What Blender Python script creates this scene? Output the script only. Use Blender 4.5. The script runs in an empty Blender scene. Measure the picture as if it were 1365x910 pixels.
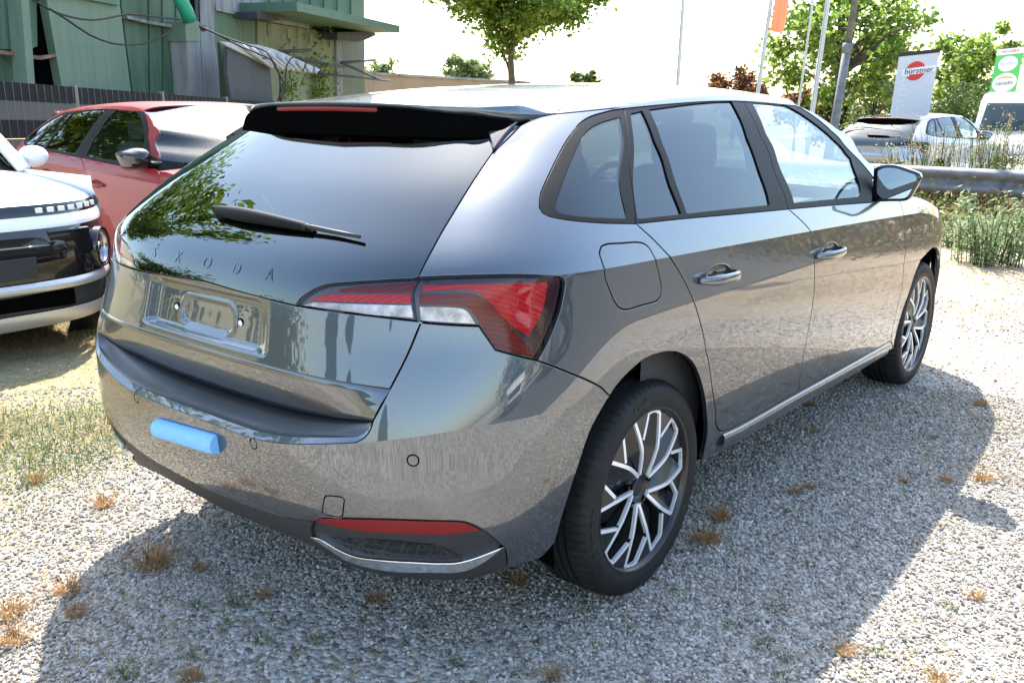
import bpy, bmesh, math, random
import numpy as np
from mathutils import Vector, Matrix
from mathutils.geometry import delaunay_2d_cdt
random.seed(7); RNG = np.random.default_rng(7)

# ------------------------------------------------------------------ camera
CAM = np.array([-2.0939, -2.0572, 1.3845]); YAW, PITCH, ROLL, FPX = .6831, -.2570, .0045, 1194.5
_f = np.array([math.cos(PITCH)*math.cos(YAW), math.cos(PITCH)*math.sin(YAW), math.sin(PITCH)])
_r0 = np.array([math.sin(YAW), -math.cos(YAW), 0.]); _u0 = np.cross(_r0, _f)
_c, _s = math.cos(ROLL), math.sin(ROLL)
_r = _c*_r0 + _s*_u0; _u = -_s*_r0 + _c*_u0
scene = bpy.context.scene
cam_d = bpy.data.cameras.new('camera'); cam_o = bpy.data.objects.new('camera', cam_d)
scene.collection.objects.link(cam_o)
cam_o.matrix_world = Matrix(((_r[0], _u[0], -_f[0], CAM[0]), (_r[1], _u[1], -_f[1], CAM[1]), (_r[2], _u[2], -_f[2], CAM[2]), (0, 0, 0, 1)))
cam_d.sensor_width = 36.0; cam_d.lens = 36.0*FPX/1365.0; cam_d.clip_start = .05; cam_d.clip_end = 4000
scene.camera = cam_o
# ------------------------------------------------------------------ sky and sun
SUN_DIR = Vector((.60, .55, 1.0)).normalized()          # towards the sun
EL = math.asin(SUN_DIR.z); AZ = math.atan2(SUN_DIR.x, SUN_DIR.y)
world = bpy.data.worlds.new('World'); scene.world = world; world.use_nodes = True
wn = world.node_tree; wn.nodes.clear()
w_out = wn.nodes.new('ShaderNodeOutputWorld'); w_bg = wn.nodes.new('ShaderNodeBackground'); w_sky = wn.nodes.new('ShaderNodeTexSky')
w_sky.sky_type = 'NISHITA'; w_sky.sun_disc = False; w_sky.sun_elevation = EL; w_sky.sun_rotation = AZ
w_sky.air_density = 1.3; w_sky.dust_density = 1.8; w_sky.ozone_density = 1.7
w_bg.inputs['Strength'].default_value = .15
wn.links.new(w_sky.outputs[0], w_bg.inputs[0]); wn.links.new(w_bg.outputs[0], w_out.inputs[0])
sun_d = bpy.data.lights.new('sun', 'SUN'); sun_d.energy = 4.0; sun_d.angle = math.radians(.53); sun_d.color = (1, .95, .87)
sun_o = bpy.data.objects.new('sun', sun_d); scene.collection.objects.link(sun_o)
sun_o.rotation_euler = SUN_DIR.to_track_quat('Z', 'Y').to_euler(); sun_o.location = (20, 18, 40)
scene.view_settings.view_transform = 'Standard'; scene.view_settings.look = 'None'
scene.view_settings.exposure = 1.95; scene.view_settings.gamma = 1; scene.view_settings.use_curve_mapping = False
scene.cycles.use_denoising = True
scene.cycles.max_bounces = 10; scene.cycles.transparent_max_bounces = 24; scene.cycles.sample_clamp_indirect = 6
COL = scene.collection

# ------------------------------------------------------------------ pixel helpers (pixels of the 1365 x 910 photograph)
def proj(Pt):
    d = np.asarray(Pt, float) - CAM; z = d @ _f
    return np.stack([682.5 + FPX*(d @ _r)/z, 455 - FPX*(d @ _u)/z], -1)
def ray(x, y): return _f + _r*((x-682.5)/FPX) + _u*((455-y)/FPX)
def on_z(x, y, z=0.):
    d = ray(x, y); return CAM + d*((z-CAM[2])/d[2])
def at_depth(x, y, D):
    """point seen at pixel x,y at horizontal distance D from the camera"""
    d = ray(x, y); return CAM + d*(D/math.hypot(d[0], d[1]))

# ------------------------------------------------------------------ materials
MATS = {}
def newmat(name):
    m = bpy.data.materials.new(name); m.use_nodes = True; m.node_tree.nodes.clear(); MATS[name] = m
    return m, m.node_tree.nodes, m.node_tree.links
def out(m, N, L, sock, disp=None):
    o = N.new('ShaderNodeOutputMaterial'); L.new(sock, o.inputs['Surface'])
    if disp is not None: L.new(disp, o.inputs['Displacement'])
def bsdf(N, color=(.5, .5, .5), rough=.5, metal=0., coat=0., coat_rough=.03, spec=.5, emit=None, trans=0., ior=1.45, sub=0.):
    b = N.new('ShaderNodeBsdfPrincipled')
    b.inputs['Base Color'].default_value = (*color, 1); b.inputs['Roughness'].default_value = rough; b.inputs['Metallic'].default_value = metal
    b.inputs['Coat Weight'].default_value = coat; b.inputs['Coat Roughness'].default_value = coat_rough
    b.inputs['Specular IOR Level'].default_value = spec; b.inputs['Transmission Weight'].default_value = trans; b.inputs['IOR'].default_value = ior
    return b
def ramp(N, stops, interp='LINEAR'):
    r = N.new('ShaderNodeValToRGB'); r.color_ramp.interpolation = interp
    e = r.color_ramp.elements
    while len(e) < len(stops): e.new(.5)
    for el, (p_, c_) in zip(e, stops):
        el.position = p_; el.color = (*c_, 1) if len(c_) == 3 else c_
    return r
def noise(N, L, scale, detail=4, rough=.55, coord='Object', dim='3D', vec=None, dist=0.):
    t = N.new('ShaderNodeTexNoise'); t.noise_dimensions = dim
    t.inputs['Scale'].default_value = scale; t.inputs['Detail'].default_value = detail; t.inputs['Roughness'].default_value = rough; t.inputs['Distortion'].default_value = dist
    if vec is None:
        c = N.new('ShaderNodeTexCoord'); vec = c.outputs[coord]
    L.new(vec, t.inputs['Vector']); return t
def bump(N, L, h, strength=.3, dist=.01, normal=None):
    b = N.new('ShaderNodeBump'); b.inputs['Strength'].default_value = strength; b.inputs['Distance'].default_value = dist
    L.new(h, b.inputs['Height'])
    if normal is not None: L.new(normal, b.inputs['Normal'])
    return b
def simple(name, color, rough=.5, metal=0., coat=0., coat_rough=.03, spec=.5, var=0., vscale=8., bmp=0., bscale=200., bdist=.002):
    m, N, L = newmat(name); b = bsdf(N, color, rough, metal, coat, coat_rough, spec)
    if var > 0:
        t = noise(N, L, vscale, 5, .6)
        r = ramp(N, [(.3, tuple(c*(1-var) for c in color)), (.7, tuple(min(1, c*(1+var)) for c in color))]); L.new(t.outputs['Fac'], r.inputs[0]); L.new(r.outputs[0], b.inputs['Base Color'])
    if bmp > 0:
        t2 = noise(N, L, bscale, 3, .6); bb = bump(N, L, t2.outputs['Fac'], bmp, bdist); L.new(bb.outputs[0], b.inputs['Normal'])
    out(m, N, L, b.outputs[0]); return m
def paint(name, color, metal=.75, rough=.38, flake=True, coat=1.0, ior=1.5):
    m, N, L = newmat(name); b = bsdf(N, color, rough, metal, coat, .022, .5)
    b.inputs['Coat IOR'].default_value = ior
    if flake:
        c = N.new('ShaderNodeTexCoord'); v = N.new('ShaderNodeTexVoronoi'); v.inputs['Scale'].default_value = 1400
        L.new(c.outputs['Object'], v.inputs['Vector'])
        mx = N.new('ShaderNodeMix'); mx.data_type = 'RGBA'; mx.inputs[6].default_value = (*[x*.8 for x in color], 1); mx.inputs[7].default_value = (*[min(1, x*1.25) for x in color], 1)
        sep = N.new('ShaderNodeSeparateColor'); L.new(v.outputs['Color'], sep.inputs[0]); L.new(sep.outputs[0], mx.inputs[0]); L.new(mx.outputs[2], b.inputs['Base Color'])
    out(m, N, L, b.outputs[0]); return m
def glassmat(name, tint, refl_rough=.0, ior=1.55, film=None):
    """thin tinted pane: fresnel mirror over tinted transparency"""
    m, N, L = newmat(name)
    tr = N.new('ShaderNodeBsdfTransparent'); tr.inputs[0].default_value = (*tint, 1)
    gl = N.new('ShaderNodeBsdfGlossy'); gl.inputs['Roughness'].default_value = refl_rough; gl.inputs[0].default_value = (.90, .98, 1, 1)
    fr = N.new('ShaderNodeFresnel'); geo = N.new('ShaderNodeNewGeometry')
    mi = N.new('ShaderNodeMix'); mi.data_type = 'FLOAT'; mi.inputs[2].default_value = ior; mi.inputs[3].default_value = 1/ior
    L.new(geo.outputs['Backfacing'], mi.inputs[0]); L.new(mi.outputs[0], fr.inputs[0])
    ms = N.new('ShaderNodeMixShader'); L.new(fr.outputs[0], ms.inputs[0]); L.new(tr.outputs[0], ms.inputs[1]); L.new(gl.outputs[0], ms.inputs[2])
    out(m, N, L, ms.outputs[0]); return m
def ribbed(name, color):
    m, N, L = newmat(name); b = bsdf(N, color, .30, 0., 0., spec=.2); c = N.new('ShaderNodeTexCoord'); w = N.new('ShaderNodeTexWave'); w.inputs['Scale'].default_value = 45; w.inputs['Distortion'].default_value = 1.5; w.inputs['Detail'].default_value = 1; w.bands_direction = 'DIAGONAL'
    L.new(c.outputs['Object'], w.inputs['Vector']); r = ramp(N, [(.0, tuple(x*.7 for x in color)), (.35, color), (1, tuple(min(1, x*1.25) for x in color))]); L.new(w.outputs['Fac'], r.inputs[0]); L.new(r.outputs[0], b.inputs['Base Color'])
    bb = bump(N, L, w.outputs['Fac'], .6, .004); L.new(bb.outputs[0], b.inputs['Normal']); out(m, N, L, b.outputs[0]); return m
M_PAINT = paint('grey_metallic_paint', (.074, .087, .101), .90, .38, ior=1.85)
M_BLACKGLOSS = simple('gloss_black_plastic', (.008, .008, .009), .06, 0, .6, .02)
M_TRIM = simple('satin_black_trim', (.005, .005, .0055), .5, spec=.15, bmp=.05, bscale=900, bdist=.0004)
M_PLASTIC = simple('grained_black_plastic', (.022, .022, .024), .55, var=.15, vscale=30, bmp=.25, bscale=1200, bdist=.0006)
M_DARK = simple('dark_cavity', (.0025, .0025, .0025), 1.0, spec=.0)
M_TYRE = simple('tyre_rubber', (.012, .012, .0125), .62, spec=.3, var=.35, vscale=14, bmp=.12, bscale=500, bdist=.0005)
M_TYRETEXT = simple('tyre_lettering', (.022, .022, .023), .5, spec=.4)
M_ALLOY = simple('machined_alloy', (.82, .83, .84), .32, .45, .3, .1)
M_RIMBLACK = simple('gloss_black_alloy', (.010, .010, .011), .30, .0, .25, .1)
M_CHROME = simple('satin_chrome', (.78, .79, .80), .16, 1.0)
M_STEEL = simple('brake_steel', (.30, .29, .28), .4, 1.0, var=.3, vscale=40)
M_GLASS_REAR = glassmat('privacy_glass', (.07, .10, .10), ior=1.62)
M_GLASS_TG = glassmat('rear_screen_glass', (.045, .06, .06), ior=2.0)
M_GLASS_FRONT = glassmat('clear_tinted_glass', (.70, .78, .76), ior=1.58)
M_LENS = glassmat('clear_lens', (.90, .84, .85), ior=1.38)
M_RED_LENS = glassmat('red_lens', (.72, .06, .09), ior=1.5)
M_LAMP_RED = ribbed('lamp_bright_red', (.40, .001, .008))
M_LAMP_MID = ribbed('lamp_mid_red', (.12, .001, .002))
M_LAMP_DARK = simple('lamp_dark_red', (.020, .003, .007), .25, .0, .5)
M_LAMP_CLEAR = simple('lamp_silver', (.42, .42, .42), .25, .8, var=.55, vscale=25)
M_REFLECTOR = simple('reflector_red', (.17, .001, .002), .35, .0, .0, bmp=.5, bscale=350, bdist=.001)
M_FOAM = simple('blue_foam', (.22, .48, .82), .85, var=.08, vscale=60, bmp=.35, bscale=420, bdist=.0012)
M_FILM = simple('protective_film', (.020, .022, .027), .24, 0, .25, .2, var=.3, vscale=10, bmp=.12, bscale=40, bdist=.002)
M_INT = simple('interior_dark', (.030, .030, .032), .75, var=.2, vscale=20)
M_SEAT = simple('seat_cloth', (.045, .045, .05), .9, var=.25, vscale=60)
M_INTLIGHT = simple('headliner_grey', (.35, .35, .34), .9)
M_DECK = simple('white_fastener', (.75, .75, .74), .5)
M_MIRROR = simple('mirror_glass', (.85, .88, .92), .0, 1.0)
M_LETTER = simple('black_letters', (.006, .006, .007), .08, 0, 1.0, .03)

# ------------------------------------------------------------------ object helpers
def link(o, parent=None):
    COL.objects.link(o)
    if parent is not None: o.parent = parent
    return o
def mesh_obj(name, verts, faces, mat, parent=None, smooth=True, normals=None):
    me = bpy.data.meshes.new(name)
    me.from_pydata([tuple(map(float, v)) for v in verts], [], [tuple(map(int, f)) for f in faces]); me.update()
    if smooth: me.polygons.foreach_set('use_smooth', [True]*len(me.polygons))
    if normals is not None: me.normals_split_custom_set([tuple(map(float, n)) for n in normals])
    if isinstance(mat, (list, tuple)):
        for m_ in mat: me.materials.append(m_)
    elif mat is not None: me.materials.append(mat)
    return link(bpy.data.objects.new(name, me), parent)
def bm_obj(name, bm, mat, parent=None, smooth=False, sharp=None):
    me = bpy.data.meshes.new(name); bm.normal_update(); bm.to_mesh(me); bm.free()
    if smooth:
        me.polygons.foreach_set('use_smooth', [True]*len(me.polygons))
        if sharp: me.set_sharp_from_angle(angle=math.radians(sharp))
    if isinstance(mat, (list, tuple)):
        for m_ in mat: me.materials.append(m_)
    elif mat is not None: me.materials.append(mat)
    return link(bpy.data.objects.new(name, me), parent)
def thing(name, label, cat, loc=(0, 0, 0), rotz=0., group=None):
    o = bpy.data.objects.new(name, None); COL.objects.link(o); o.location = loc; o.rotation_euler = (0, 0, rotz)
    o.empty_display_size = .2
    return tag(o, label, cat, group)
def tag(o, label, cat, group=None, kind=None):
    o['label'] = label; o['category'] = cat
    if group: o['group'] = group
    if kind: o['kind'] = kind
    return o
def struct(o): o['kind'] = 'structure'; return o
def box_bm(bm, c, sz, rot=None, bevel=0., mi=0):
    r = bmesh.ops.create_cube(bm, size=1.0); vs = r['verts']
    M = Matrix.Translation(Vector(c)) @ (rot.to_4x4() if rot is not None else Matrix.Identity(4)) @ Matrix.Diagonal((*sz, 1))
    bmesh.ops.transform(bm, matrix=M, verts=vs)
    fs = list({f for v in vs for f in v.link_faces})
    for f in fs: f.material_index = mi
    if bevel > 0:
        es = list({e for v in vs for e in v.link_edges})
        bmesh.ops.bevel(bm, geom=es, offset=bevel, segments=2, profile=.5, affect='EDGES')
    return vs
def tube(pts, rad, seg=8, caps=True, closed=False):
    """verts, faces of a tube along pts; rad scalar or list"""
    pts = [Vector(p) for p in pts]; n = len(pts); V = []; F = []
    rad = [rad]*n if np.isscalar(rad) else list(rad)
    up = Vector((0, 0, 1)); prev = None
    for i, p in enumerate(pts):
        if closed: t = pts[(i+1) % n]-pts[i-1]
        else: t = pts[min(i+1, n-1)]-pts[max(i-1, 0)]
        t.normalize()
        if prev is None:
            a = t.cross(up)
            if a.length < .05: a = t.cross(Vector((1, 0, 0)))
        else: a = prev - t*prev.dot(t)
        a.normalize(); prev = a; b = t.cross(a)
        for k in range(seg):
            an = 2*math.pi*k/seg; V.append(p + (a*math.cos(an)+b*math.sin(an))*rad[i])
    for i in range(n if closed else n-1):
        for k in range(seg):
            k2 = (k+1) % seg; j = (i+1) % n
            F.append((i*seg+k, i*seg+k2, j*seg+k2, j*seg+k))
    if caps and not closed:
        F.append(tuple(range(seg))[::-1]); F.append(tuple((n-1)*seg+k for k in range(seg)))
    return V, F
def tube_obj(name, pts, rad, mat, parent=None, seg=8, closed=False):
    V, F = tube(pts, rad, seg, True, closed); return mesh_obj(name, V, F, mat, parent)
def merge(parts):
    V = []; F = []
    for v, f in parts:
        o = len(V); V += list(v); F += [tuple(i+o for i in q) for q in f]
    return V, F
def lathe(prof, seg=64, axis='y', a0=0., a1=2*math.pi):
    """prof: list of (r, h); revolve about the axis"""
    V = []; F = []; full = abs(a1-a0-2*math.pi) < 1e-6; ns = seg if full else seg+1
    for r, h in prof:
        for k in range(ns):
            a = a0+(a1-a0)*k/seg; c, s = math.cos(a)*r, math.sin(a)*r
            V.append((c, h, s) if axis == 'y' else (c, s, h))
    for i in range(len(prof)-1):
        for k in range(seg):
            k2 = (k+1) % ns
            q = (i*ns+k, i*ns+k2, (i+1)*ns+k2, (i+1)*ns+k)
            F.append(q)
    return V, F
def prism(poly, y0, y1, axis='y'):
    """extrude a 2D polygon (x,z) between y0 and y1"""
    n = len(poly); V = [(p[0], y0, p[1]) for p in poly]+[(p[0], y1, p[1]) for p in poly]
    F = [tuple(range(n)), tuple(range(2*n-1, n-1, -1))]+[(i, i+n, (i+1) % n+n, (i+1) % n) for i in range(n)]
    return V, F
def smooth_line(pts, step=.02, closed=False):
    """Catmull-Rom (centripetal) through 2D/3D points, resampled"""
    p = np.array(pts, float); n = len(p)
    if n < 3:
        L = np.linalg.norm(p[-1]-p[0]); k = max(1, int(round(L/step))); return p[0]+(p[-1]-p[0])*np.linspace(0, 1, k+1)[:, None]
    out_ = []
    for i in range(n-1):
        p1, p2 = p[i], p[i+1]; p0 = p[i-1] if i > 0 else 2*p1-p2; p3 = p[i+2] if i+2 < n else 2*p2-p1
        d1, d2, d3 = [max(1e-6, np.linalg.norm(b-a)**.5) for a, b in ((p0, p1), (p1, p2), (p2, p3))]
        m1 = (p1-p0)/d1-(p2-p0)/(d1+d2)+(p2-p1)/d2; m2 = (p2-p1)/d2-(p3-p1)/(d2+d3)+(p3-p2)/d3
        m1 *= d2; m2 *= d2
        k = max(1, int(math.ceil(np.linalg.norm(p2-p1)/step)))
        for j in range(k):
            t = j/k; out_.append((2*t**3-3*t**2+1)*p1+(t**3-2*t**2+t)*m1+(-2*t**3+3*t**2)*p2+(t**3-t**2)*m2)
    out_.append(p[-1]); return np.array(out_)

# ================================================================== body surface of the grey hatchback
# car frame: x forward (0 = rear axle), y left, z up.  P(s, z): s runs from the rear centre (0) round the right
# corner to the nose, z is height.  Negative s is the mirrored left side.
class Spl:
    def __init__(s, x, y):
        s.x = np.array(x, float); s.y = np.array(y, float); n = len(x)
        h = np.diff(s.x); d = np.diff(s.y)/h
        A = np.zeros((n, n)); b = np.zeros(n)
        A[0, 0] = 2; A[0, 1] = 1; b[0] = 3*d[0]; A[-1, -1] = 2; A[-1, -2] = 1; b[-1] = 3*d[-1]
        for i in range(1, n-1):
            A[i, i-1] = h[i]; A[i, i] = 2*(h[i-1]+h[i]); A[i, i+1] = h[i-1]; b[i] = 3*(h[i]*d[i-1]+h[i-1]*d[i])
        s.m = np.linalg.solve(A, b)
    def __call__(s, q):
        q = np.asarray(q, float)
        i = np.clip(np.searchsorted(s.x, q)-1, 0, len(s.x)-2)
        h = s.x[i+1]-s.x[i]; t = np.clip((q-s.x[i])/h, 0, 1)
        r = (2*t**3-3*t**2+1)*s.y[i]+(t**3-2*t**2+t)*h*s.m[i]+(-2*t**3+3*t**2)*s.y[i+1]+(t**3-t**2)*h*s.m[i+1]
        r = np.where(q < s.x[0], s.y[0]+(q-s.x[0])*s.m[0], r); return np.where(q > s.x[-1], s.y[-1]+(q-s.x[-1])*s.m[-1], r)
def sstep(a, b, x):
    t = np.clip((np.asarray(x, float)-a)/(b-a), 0, 1); return t*t*(3-2*t)
XRL = Spl([.15, .26, .37, .48, .60], [-.73, -.805, -.868, -.896, -.906])
XRU = Spl([.60, .70, .77, .85, .935, .985, 1.037, 1.107, 1.196, 1.272, 1.36, 1.45],
          [-.906, -.8840, -.8680, -.8490, -.8285, -.8085, -.770, -.69, -.577, -.465, -.33, -.18])
def XR(z): return np.where(z < .60, XRL(np.minimum(z, .60)), XRU(np.maximum(z, .60)))
AA = Spl([.15, .26, .37, .48, .6, .8, 1.04, 1.107, 1.196, 1.272, 1.36, 1.45], [.55, .58, .62, .67, .71, .72, .70, .66, .60, .60, .64, .7])
NN = Spl([.15, .26, .37, .48, .6, .7, .85, .95, 1.04, 1.2, 1.45], [3.6, 3.9, 4.0, 3.8, 3.5, 3.4, 3.3, 3.4, 3.7, 3.7, 3.7])
GU = Spl([0, .03, .06, .12, .2, .3, .36, .40, .43, .45], [0, -.013, -.028, -.062, -.114, -.186, -.236, -.276, -.315, -.355])
_gt = [-.85, -.78, -.7, -.6, -.5, -.35, -.25, -.15, -.08, -.03, 0]
GL = Spl(_gt, [-.115, -.068, -.036, -.009, .008, .0165, .0150, .0098, .0048, .0016, 0])
GS = Spl(_gt, [-.115, -.068, -.036, -.009, .008, .016, .016, .012, .0065, .0025, 0])
W0 = Spl([-1, -.4, .3, 1.2, 2.0, 2.65, 3.0, 3.25], [.872, .875, .878, .879, .878, .872, .845, .80])
ZR = Spl([-1, -.35, .1, .5, .9, 1.4, 2, 4], [1.345, 1.365, 1.395, 1.418, 1.43, 1.418, 1.40, 1.36])
XF = 3.455; PI2 = math.pi/2
def zcr(x): return .994-.030*x-.0025*x*x-.22*np.maximum(0, np.asarray(x, float)-2.3)**2
def wfun(x, z):
    x = np.asarray(x, float); c = zcr(np.clip(x, -.9, 3.3)); t = z-c
    tu = t*.42/(ZR(x)-c); fd = sstep(-.78, -.42, x)
    g = np.where(t > 0, GU(np.maximum(tu, 0)), fd*GL(np.minimum(t, 0))+(1-fd)*GS(np.minimum(t, 0)))
    w = W0(np.minimum(x, 3.25))+g
    q = np.clip((x-2.75)/(XF-2.75), 0, .9999)
    return w*(1-q**3.2)**(1/2.2)
def zshift(s, z):
    d = .098*sstep(.25, 1.0, np.abs(s)); return z-d*sstep(.3, .6, z)*(1-sstep(.66, .98, z))
def P(s, z):
    s = np.asarray(s, float); z = np.asarray(z, float); a_ = np.abs(s)
    ph = np.minimum(a_, PI2); n = NN(z); a = AA(z); xr = XR(zshift(s, z))
    c = np.maximum(np.cos(ph), 0); sn = np.sin(ph); k = (c**n+sn**n)**(-1/n)
    x = xr+a-a*k*c
    x = np.where(a_ > PI2, xr+a+(a_-PI2)*a, x); x = np.minimum(x, XF-.0005)
    y = -wfun(x, z)*np.where(a_ > PI2, 1, k*sn)*np.sign(np.where(s == 0, 1, s))
    return np.stack([x, y, z+0*x], -1)
def Nrm(F, s, z, e=1e-4):
    a = F(s+e, z)-F(s-e, z); b = F(s, z+e)-F(s, z-e); n = np.cross(a, b)
    return n/(np.linalg.norm(n, axis=-1, keepdims=True)+1e-12)
_GS, _GZ = np.meshgrid(np.linspace(-.95, 6.1, 706), np.linspace(.18, 1.42, 125))
_GP = P(_GS, _GZ); _GUV = proj(_GP.reshape(-1, 3)).reshape(_GP.shape[:2]+(2,)); _GFF = (Nrm(P, _GS, _GZ)*(_GP-CAM)).sum(-1) < 0
def px(pts):
    """pixels of the photograph -> (s, z) on the body surface"""
    res = []
    for x, y in pts:
        d = np.hypot(_GUV[..., 0]-x, _GUV[..., 1]-y)+1e6*~_GFF
        i = np.unravel_index(d.argmin(), d.shape); q = np.array([_GS[i], _GZ[i]])
        for _ in range(7):
            e = 1e-5; f0 = proj(P(q[0], q[1])); J = np.stack([(proj(P(q[0]+e, q[1]))-f0)/e, (proj(P(q[0], q[1]+e))-f0)/e], 1)
            if abs(np.linalg.det(J)) < 1e-3: break
            q = q+np.clip(np.linalg.solve(J, np.array([x, y])-f0), -.08, .08)
        if np.hypot(*(proj(P(q[0], q[1]))-[x, y])) > 2: q = np.array([_GS[i], _GZ[i]])
        res.append(q)
    return np.array(res)
def s_of(val, z, ax=0):
    """s for a given x (ax=0) or |y| on the rear (ax=1)"""
    val = np.asarray(val, float); z = np.asarray(z, float); lo = np.zeros_like(val+z); hi = lo+(9.0 if ax == 0 else PI2)
    for _ in range(50):
        m = (lo+hi)/2; q = P(m, z); v = q[..., 0] if ax == 0 else -q[..., 1]
        lo = np.where(v < val, m, lo); hi = np.where(v < val, hi, m)
    return (lo+hi)/2
def xz(pts):
    p = np.array(pts, float); return np.stack([s_of(p[:, 0], p[:, 1]), p[:, 1]], 1)
def yz(pts):
    p = np.array(pts, float); return np.stack([s_of(np.abs(p[:, 0]), p[:, 1], 1)*np.where(p[:, 0] > 0, 1, -1), p[:, 1]], 1)   # y>0 here means right side
SC = .8
def curve(pts, step=.02):
    p = np.array(pts, float)*[SC, 1]; return smooth_line(p, step)/[SC, 1]
def join(*segs):
    o = [np.asarray(segs[0])]
    for q in segs[1:]:
        q = np.asarray(q)
        if np.linalg.norm((o[-1][-1]-q[0])*[SC, 1]) < 2e-3: q = q[1:]
        o.append(q)
    r = np.concatenate(o)
    if np.linalg.norm((r[0]-r[-1])*[SC, 1]) < 2e-3: r = r[:-1]
    return r
def inpoly(pt, poly):
    x, y = pt[:, 0], pt[:, 1]; c = np.zeros(len(pt), bool); n = len(poly)
    for i in range(n):
        x1, y1 = poly[i-1]; x2, y2 = poly[i]
        if y1 == y2: continue
        c ^= ((y1 > y) != (y2 > y)) & (x < (x2-x1)*(y-y1)/(y2-y1)+x1)
    return c
def seg_dist(pt, poly):
    d = np.full(len(pt), 1e9)
    a = np.roll(poly, 1, 0)
    for p1, p2 in zip(a, poly):
        v = p2-p1; t = np.clip(((pt-p1)@v)/max(v@v, 1e-12), 0, 1); d = np.minimum(d, np.hypot(*(pt-p1-t[:, None]*v).T))
    return d
def inset3(loop, g, F, hole=False):
    """move a closed (s,z) loop inwards by g metres measured on the surface"""
    l = np.asarray(loop, float); s, z = l.T
    area = .5*np.sum(s*np.roll(z, -1)-np.roll(s, -1)*z); sg = 1 if area > 0 else -1
    if hole: sg = -sg
    t = np.roll(l, -1, 0)-np.roll(l, 1, 0)
    e = 1e-4; Ps = (F(s+e, z)-F(s-e, z))/(2*e); Pz = (F(s, z+e)-F(s, z-e))/(2*e)
    T = Ps*t[:, :1]+Pz*t[:, 1:]; T /= np.linalg.norm(T, axis=1, keepdims=True)+1e-12
    n = np.cross(Ps, Pz); n /= np.linalg.norm(n, axis=1, keepdims=True)
    inw = np.cross(n, T)*sg
    A = (Ps*Ps).sum(1); B = (Ps*Pz).sum(1); C = (Pz*Pz).sum(1); r1 = (Ps*inw).sum(1)*g; r2 = (Pz*inw).sum(1)*g
    det = A*C-B*B; return l+np.stack([(C*r1-B*r2)/det, (A*r2-B*r1)/det], 1), -inw
def panel(name, loop, mat, parent, holes=(), off=0., gap=.0022, rim=.014, res=.03, lines=(), F=P, side=1, bev=.0013, smat=None):
    F0 = F
    if off:
        F1 = F0
        def F0(s, z): return F1(s, z)+Nrm(F1, s, z)*off
    loops = [inset3(loop, gap+bev, F)[0]]+[inset3(h, gap+bev, F, True)[0] for h in holes]
    vs = []; es = []
    for l in loops:
        b = len(vs); n = len(l); vs += [tuple(q) for q in l*[SC, 1]]; es += [(b+i, b+(i+1) % n) for i in range(n)]
    for ln in lines:
        ln = np.asarray(ln)*[SC, 1]; k = inpoly(ln, loops[0]*[SC, 1])
        b = len(vs); vs += [tuple(q) for q in ln]; es += [(b+i, b+i+1) for i in range(len(ln)-1) if k[i] or k[i+1]]
    o2 = loops[0]*[SC, 1]; mn, mx = o2.min(0), o2.max(0)
    gx, gy = np.meshgrid(np.arange(mn[0]+res/2, mx[0], res), np.arange(mn[1]+res/2, mx[1], res*.87))
    gx = gx+np.where(np.arange(gx.shape[0])[:, None] % 2, res/2, 0); g = np.stack([gx.ravel(), gy.ravel()], 1)
    ok = inpoly(g, o2)
    for l in loops[1:]: ok &= ~inpoly(g, l*[SC, 1])
    g = g[ok]
    if len(g):
        ok = np.ones(len(g), bool)
        for l in loops: ok &= seg_dist(g, l*[SC, 1]) > res*.35
        for ln in lines:
            l2 = np.asarray(ln)*[SC, 1]; dd = np.full(len(g), 9.)
            for p1, p2 in zip(l2[:-1], l2[1:]):
                v = p2-p1; t = np.clip(((g-p1)@v)/max(v@v, 1e-12), 0, 1); dd = np.minimum(dd, np.hypot(*(g-p1-t[:, None]*v).T))
            ok &= dd > res*.3
        g = g[ok]; vs += [tuple(q) for q in g]
    r = delaunay_2d_cdt([Vector(v) for v in vs], es, [], 0, 1e-6)
    V2 = np.array([tuple(v) for v in r[0]]); T = np.array([f for f in r[2] if len(f) == 3])
    cen = V2[T].mean(1); ok = inpoly(cen, o2)
    for l in loops[1:]: ok &= ~inpoly(cen, l*[SC, 1])
    T = T[ok]; cen = cen[ok]; Q = V2/[SC, 1]
    ar = np.cross(V2[T[:, 1]]-V2[T[:, 0]], V2[T[:, 2]]-V2[T[:, 0]]); T[ar < 0] = T[ar < 0][:, ::-1]
    used = np.unique(T); mp = np.full(len(V2), -1); mp[used] = np.arange(len(used)); T = mp[T]; Q = Q[used]
    V = list(F0(Q[:, 0], Q[:, 1])); nz = Q[T]+(cen[:, None]/[SC, 1]-Q[T])*.10
    LN = list(Nrm(F0, nz[..., 0], nz[..., 1]).reshape(-1, 3)); Fc = [tuple(t) for t in T]
    for li, l in enumerate(loops):
        l2, ow = inset3(l, -bev, F, li > 0); n_ = Nrm(F0, l[:, 0], l[:, 1]); p0 = F0(l[:, 0], l[:, 1]); p1 = F0(l2[:, 0], l2[:, 1])-n_*bev*.8; p2 = p1-n_*rim
        m = len(l); b = len(V); V += list(p0)+list(p1)+list(p2)
        area = .5*np.sum(l[:, 0]*np.roll(l[:, 1], -1)-np.roll(l[:, 0], -1)*l[:, 1]); fw = (area > 0) != (li > 0)
        mid = n_+ow; mid /= np.linalg.norm(mid, axis=1, keepdims=True)
        for i in range(m):
            j = (i+1) % m
            for (u, v, nu, nv) in ((b, b+m, n_, mid), (b+m, b+2*m, ow, ow)):
                q = (u+i, v+i, v+j, u+j); nn = (nu[i], nv[i], nv[j], nu[j])
                if not fw: q = q[::-1]; nn = nn[::-1]
                Fc.append(q); LN += list(nn)
    V = np.array(V)
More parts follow.
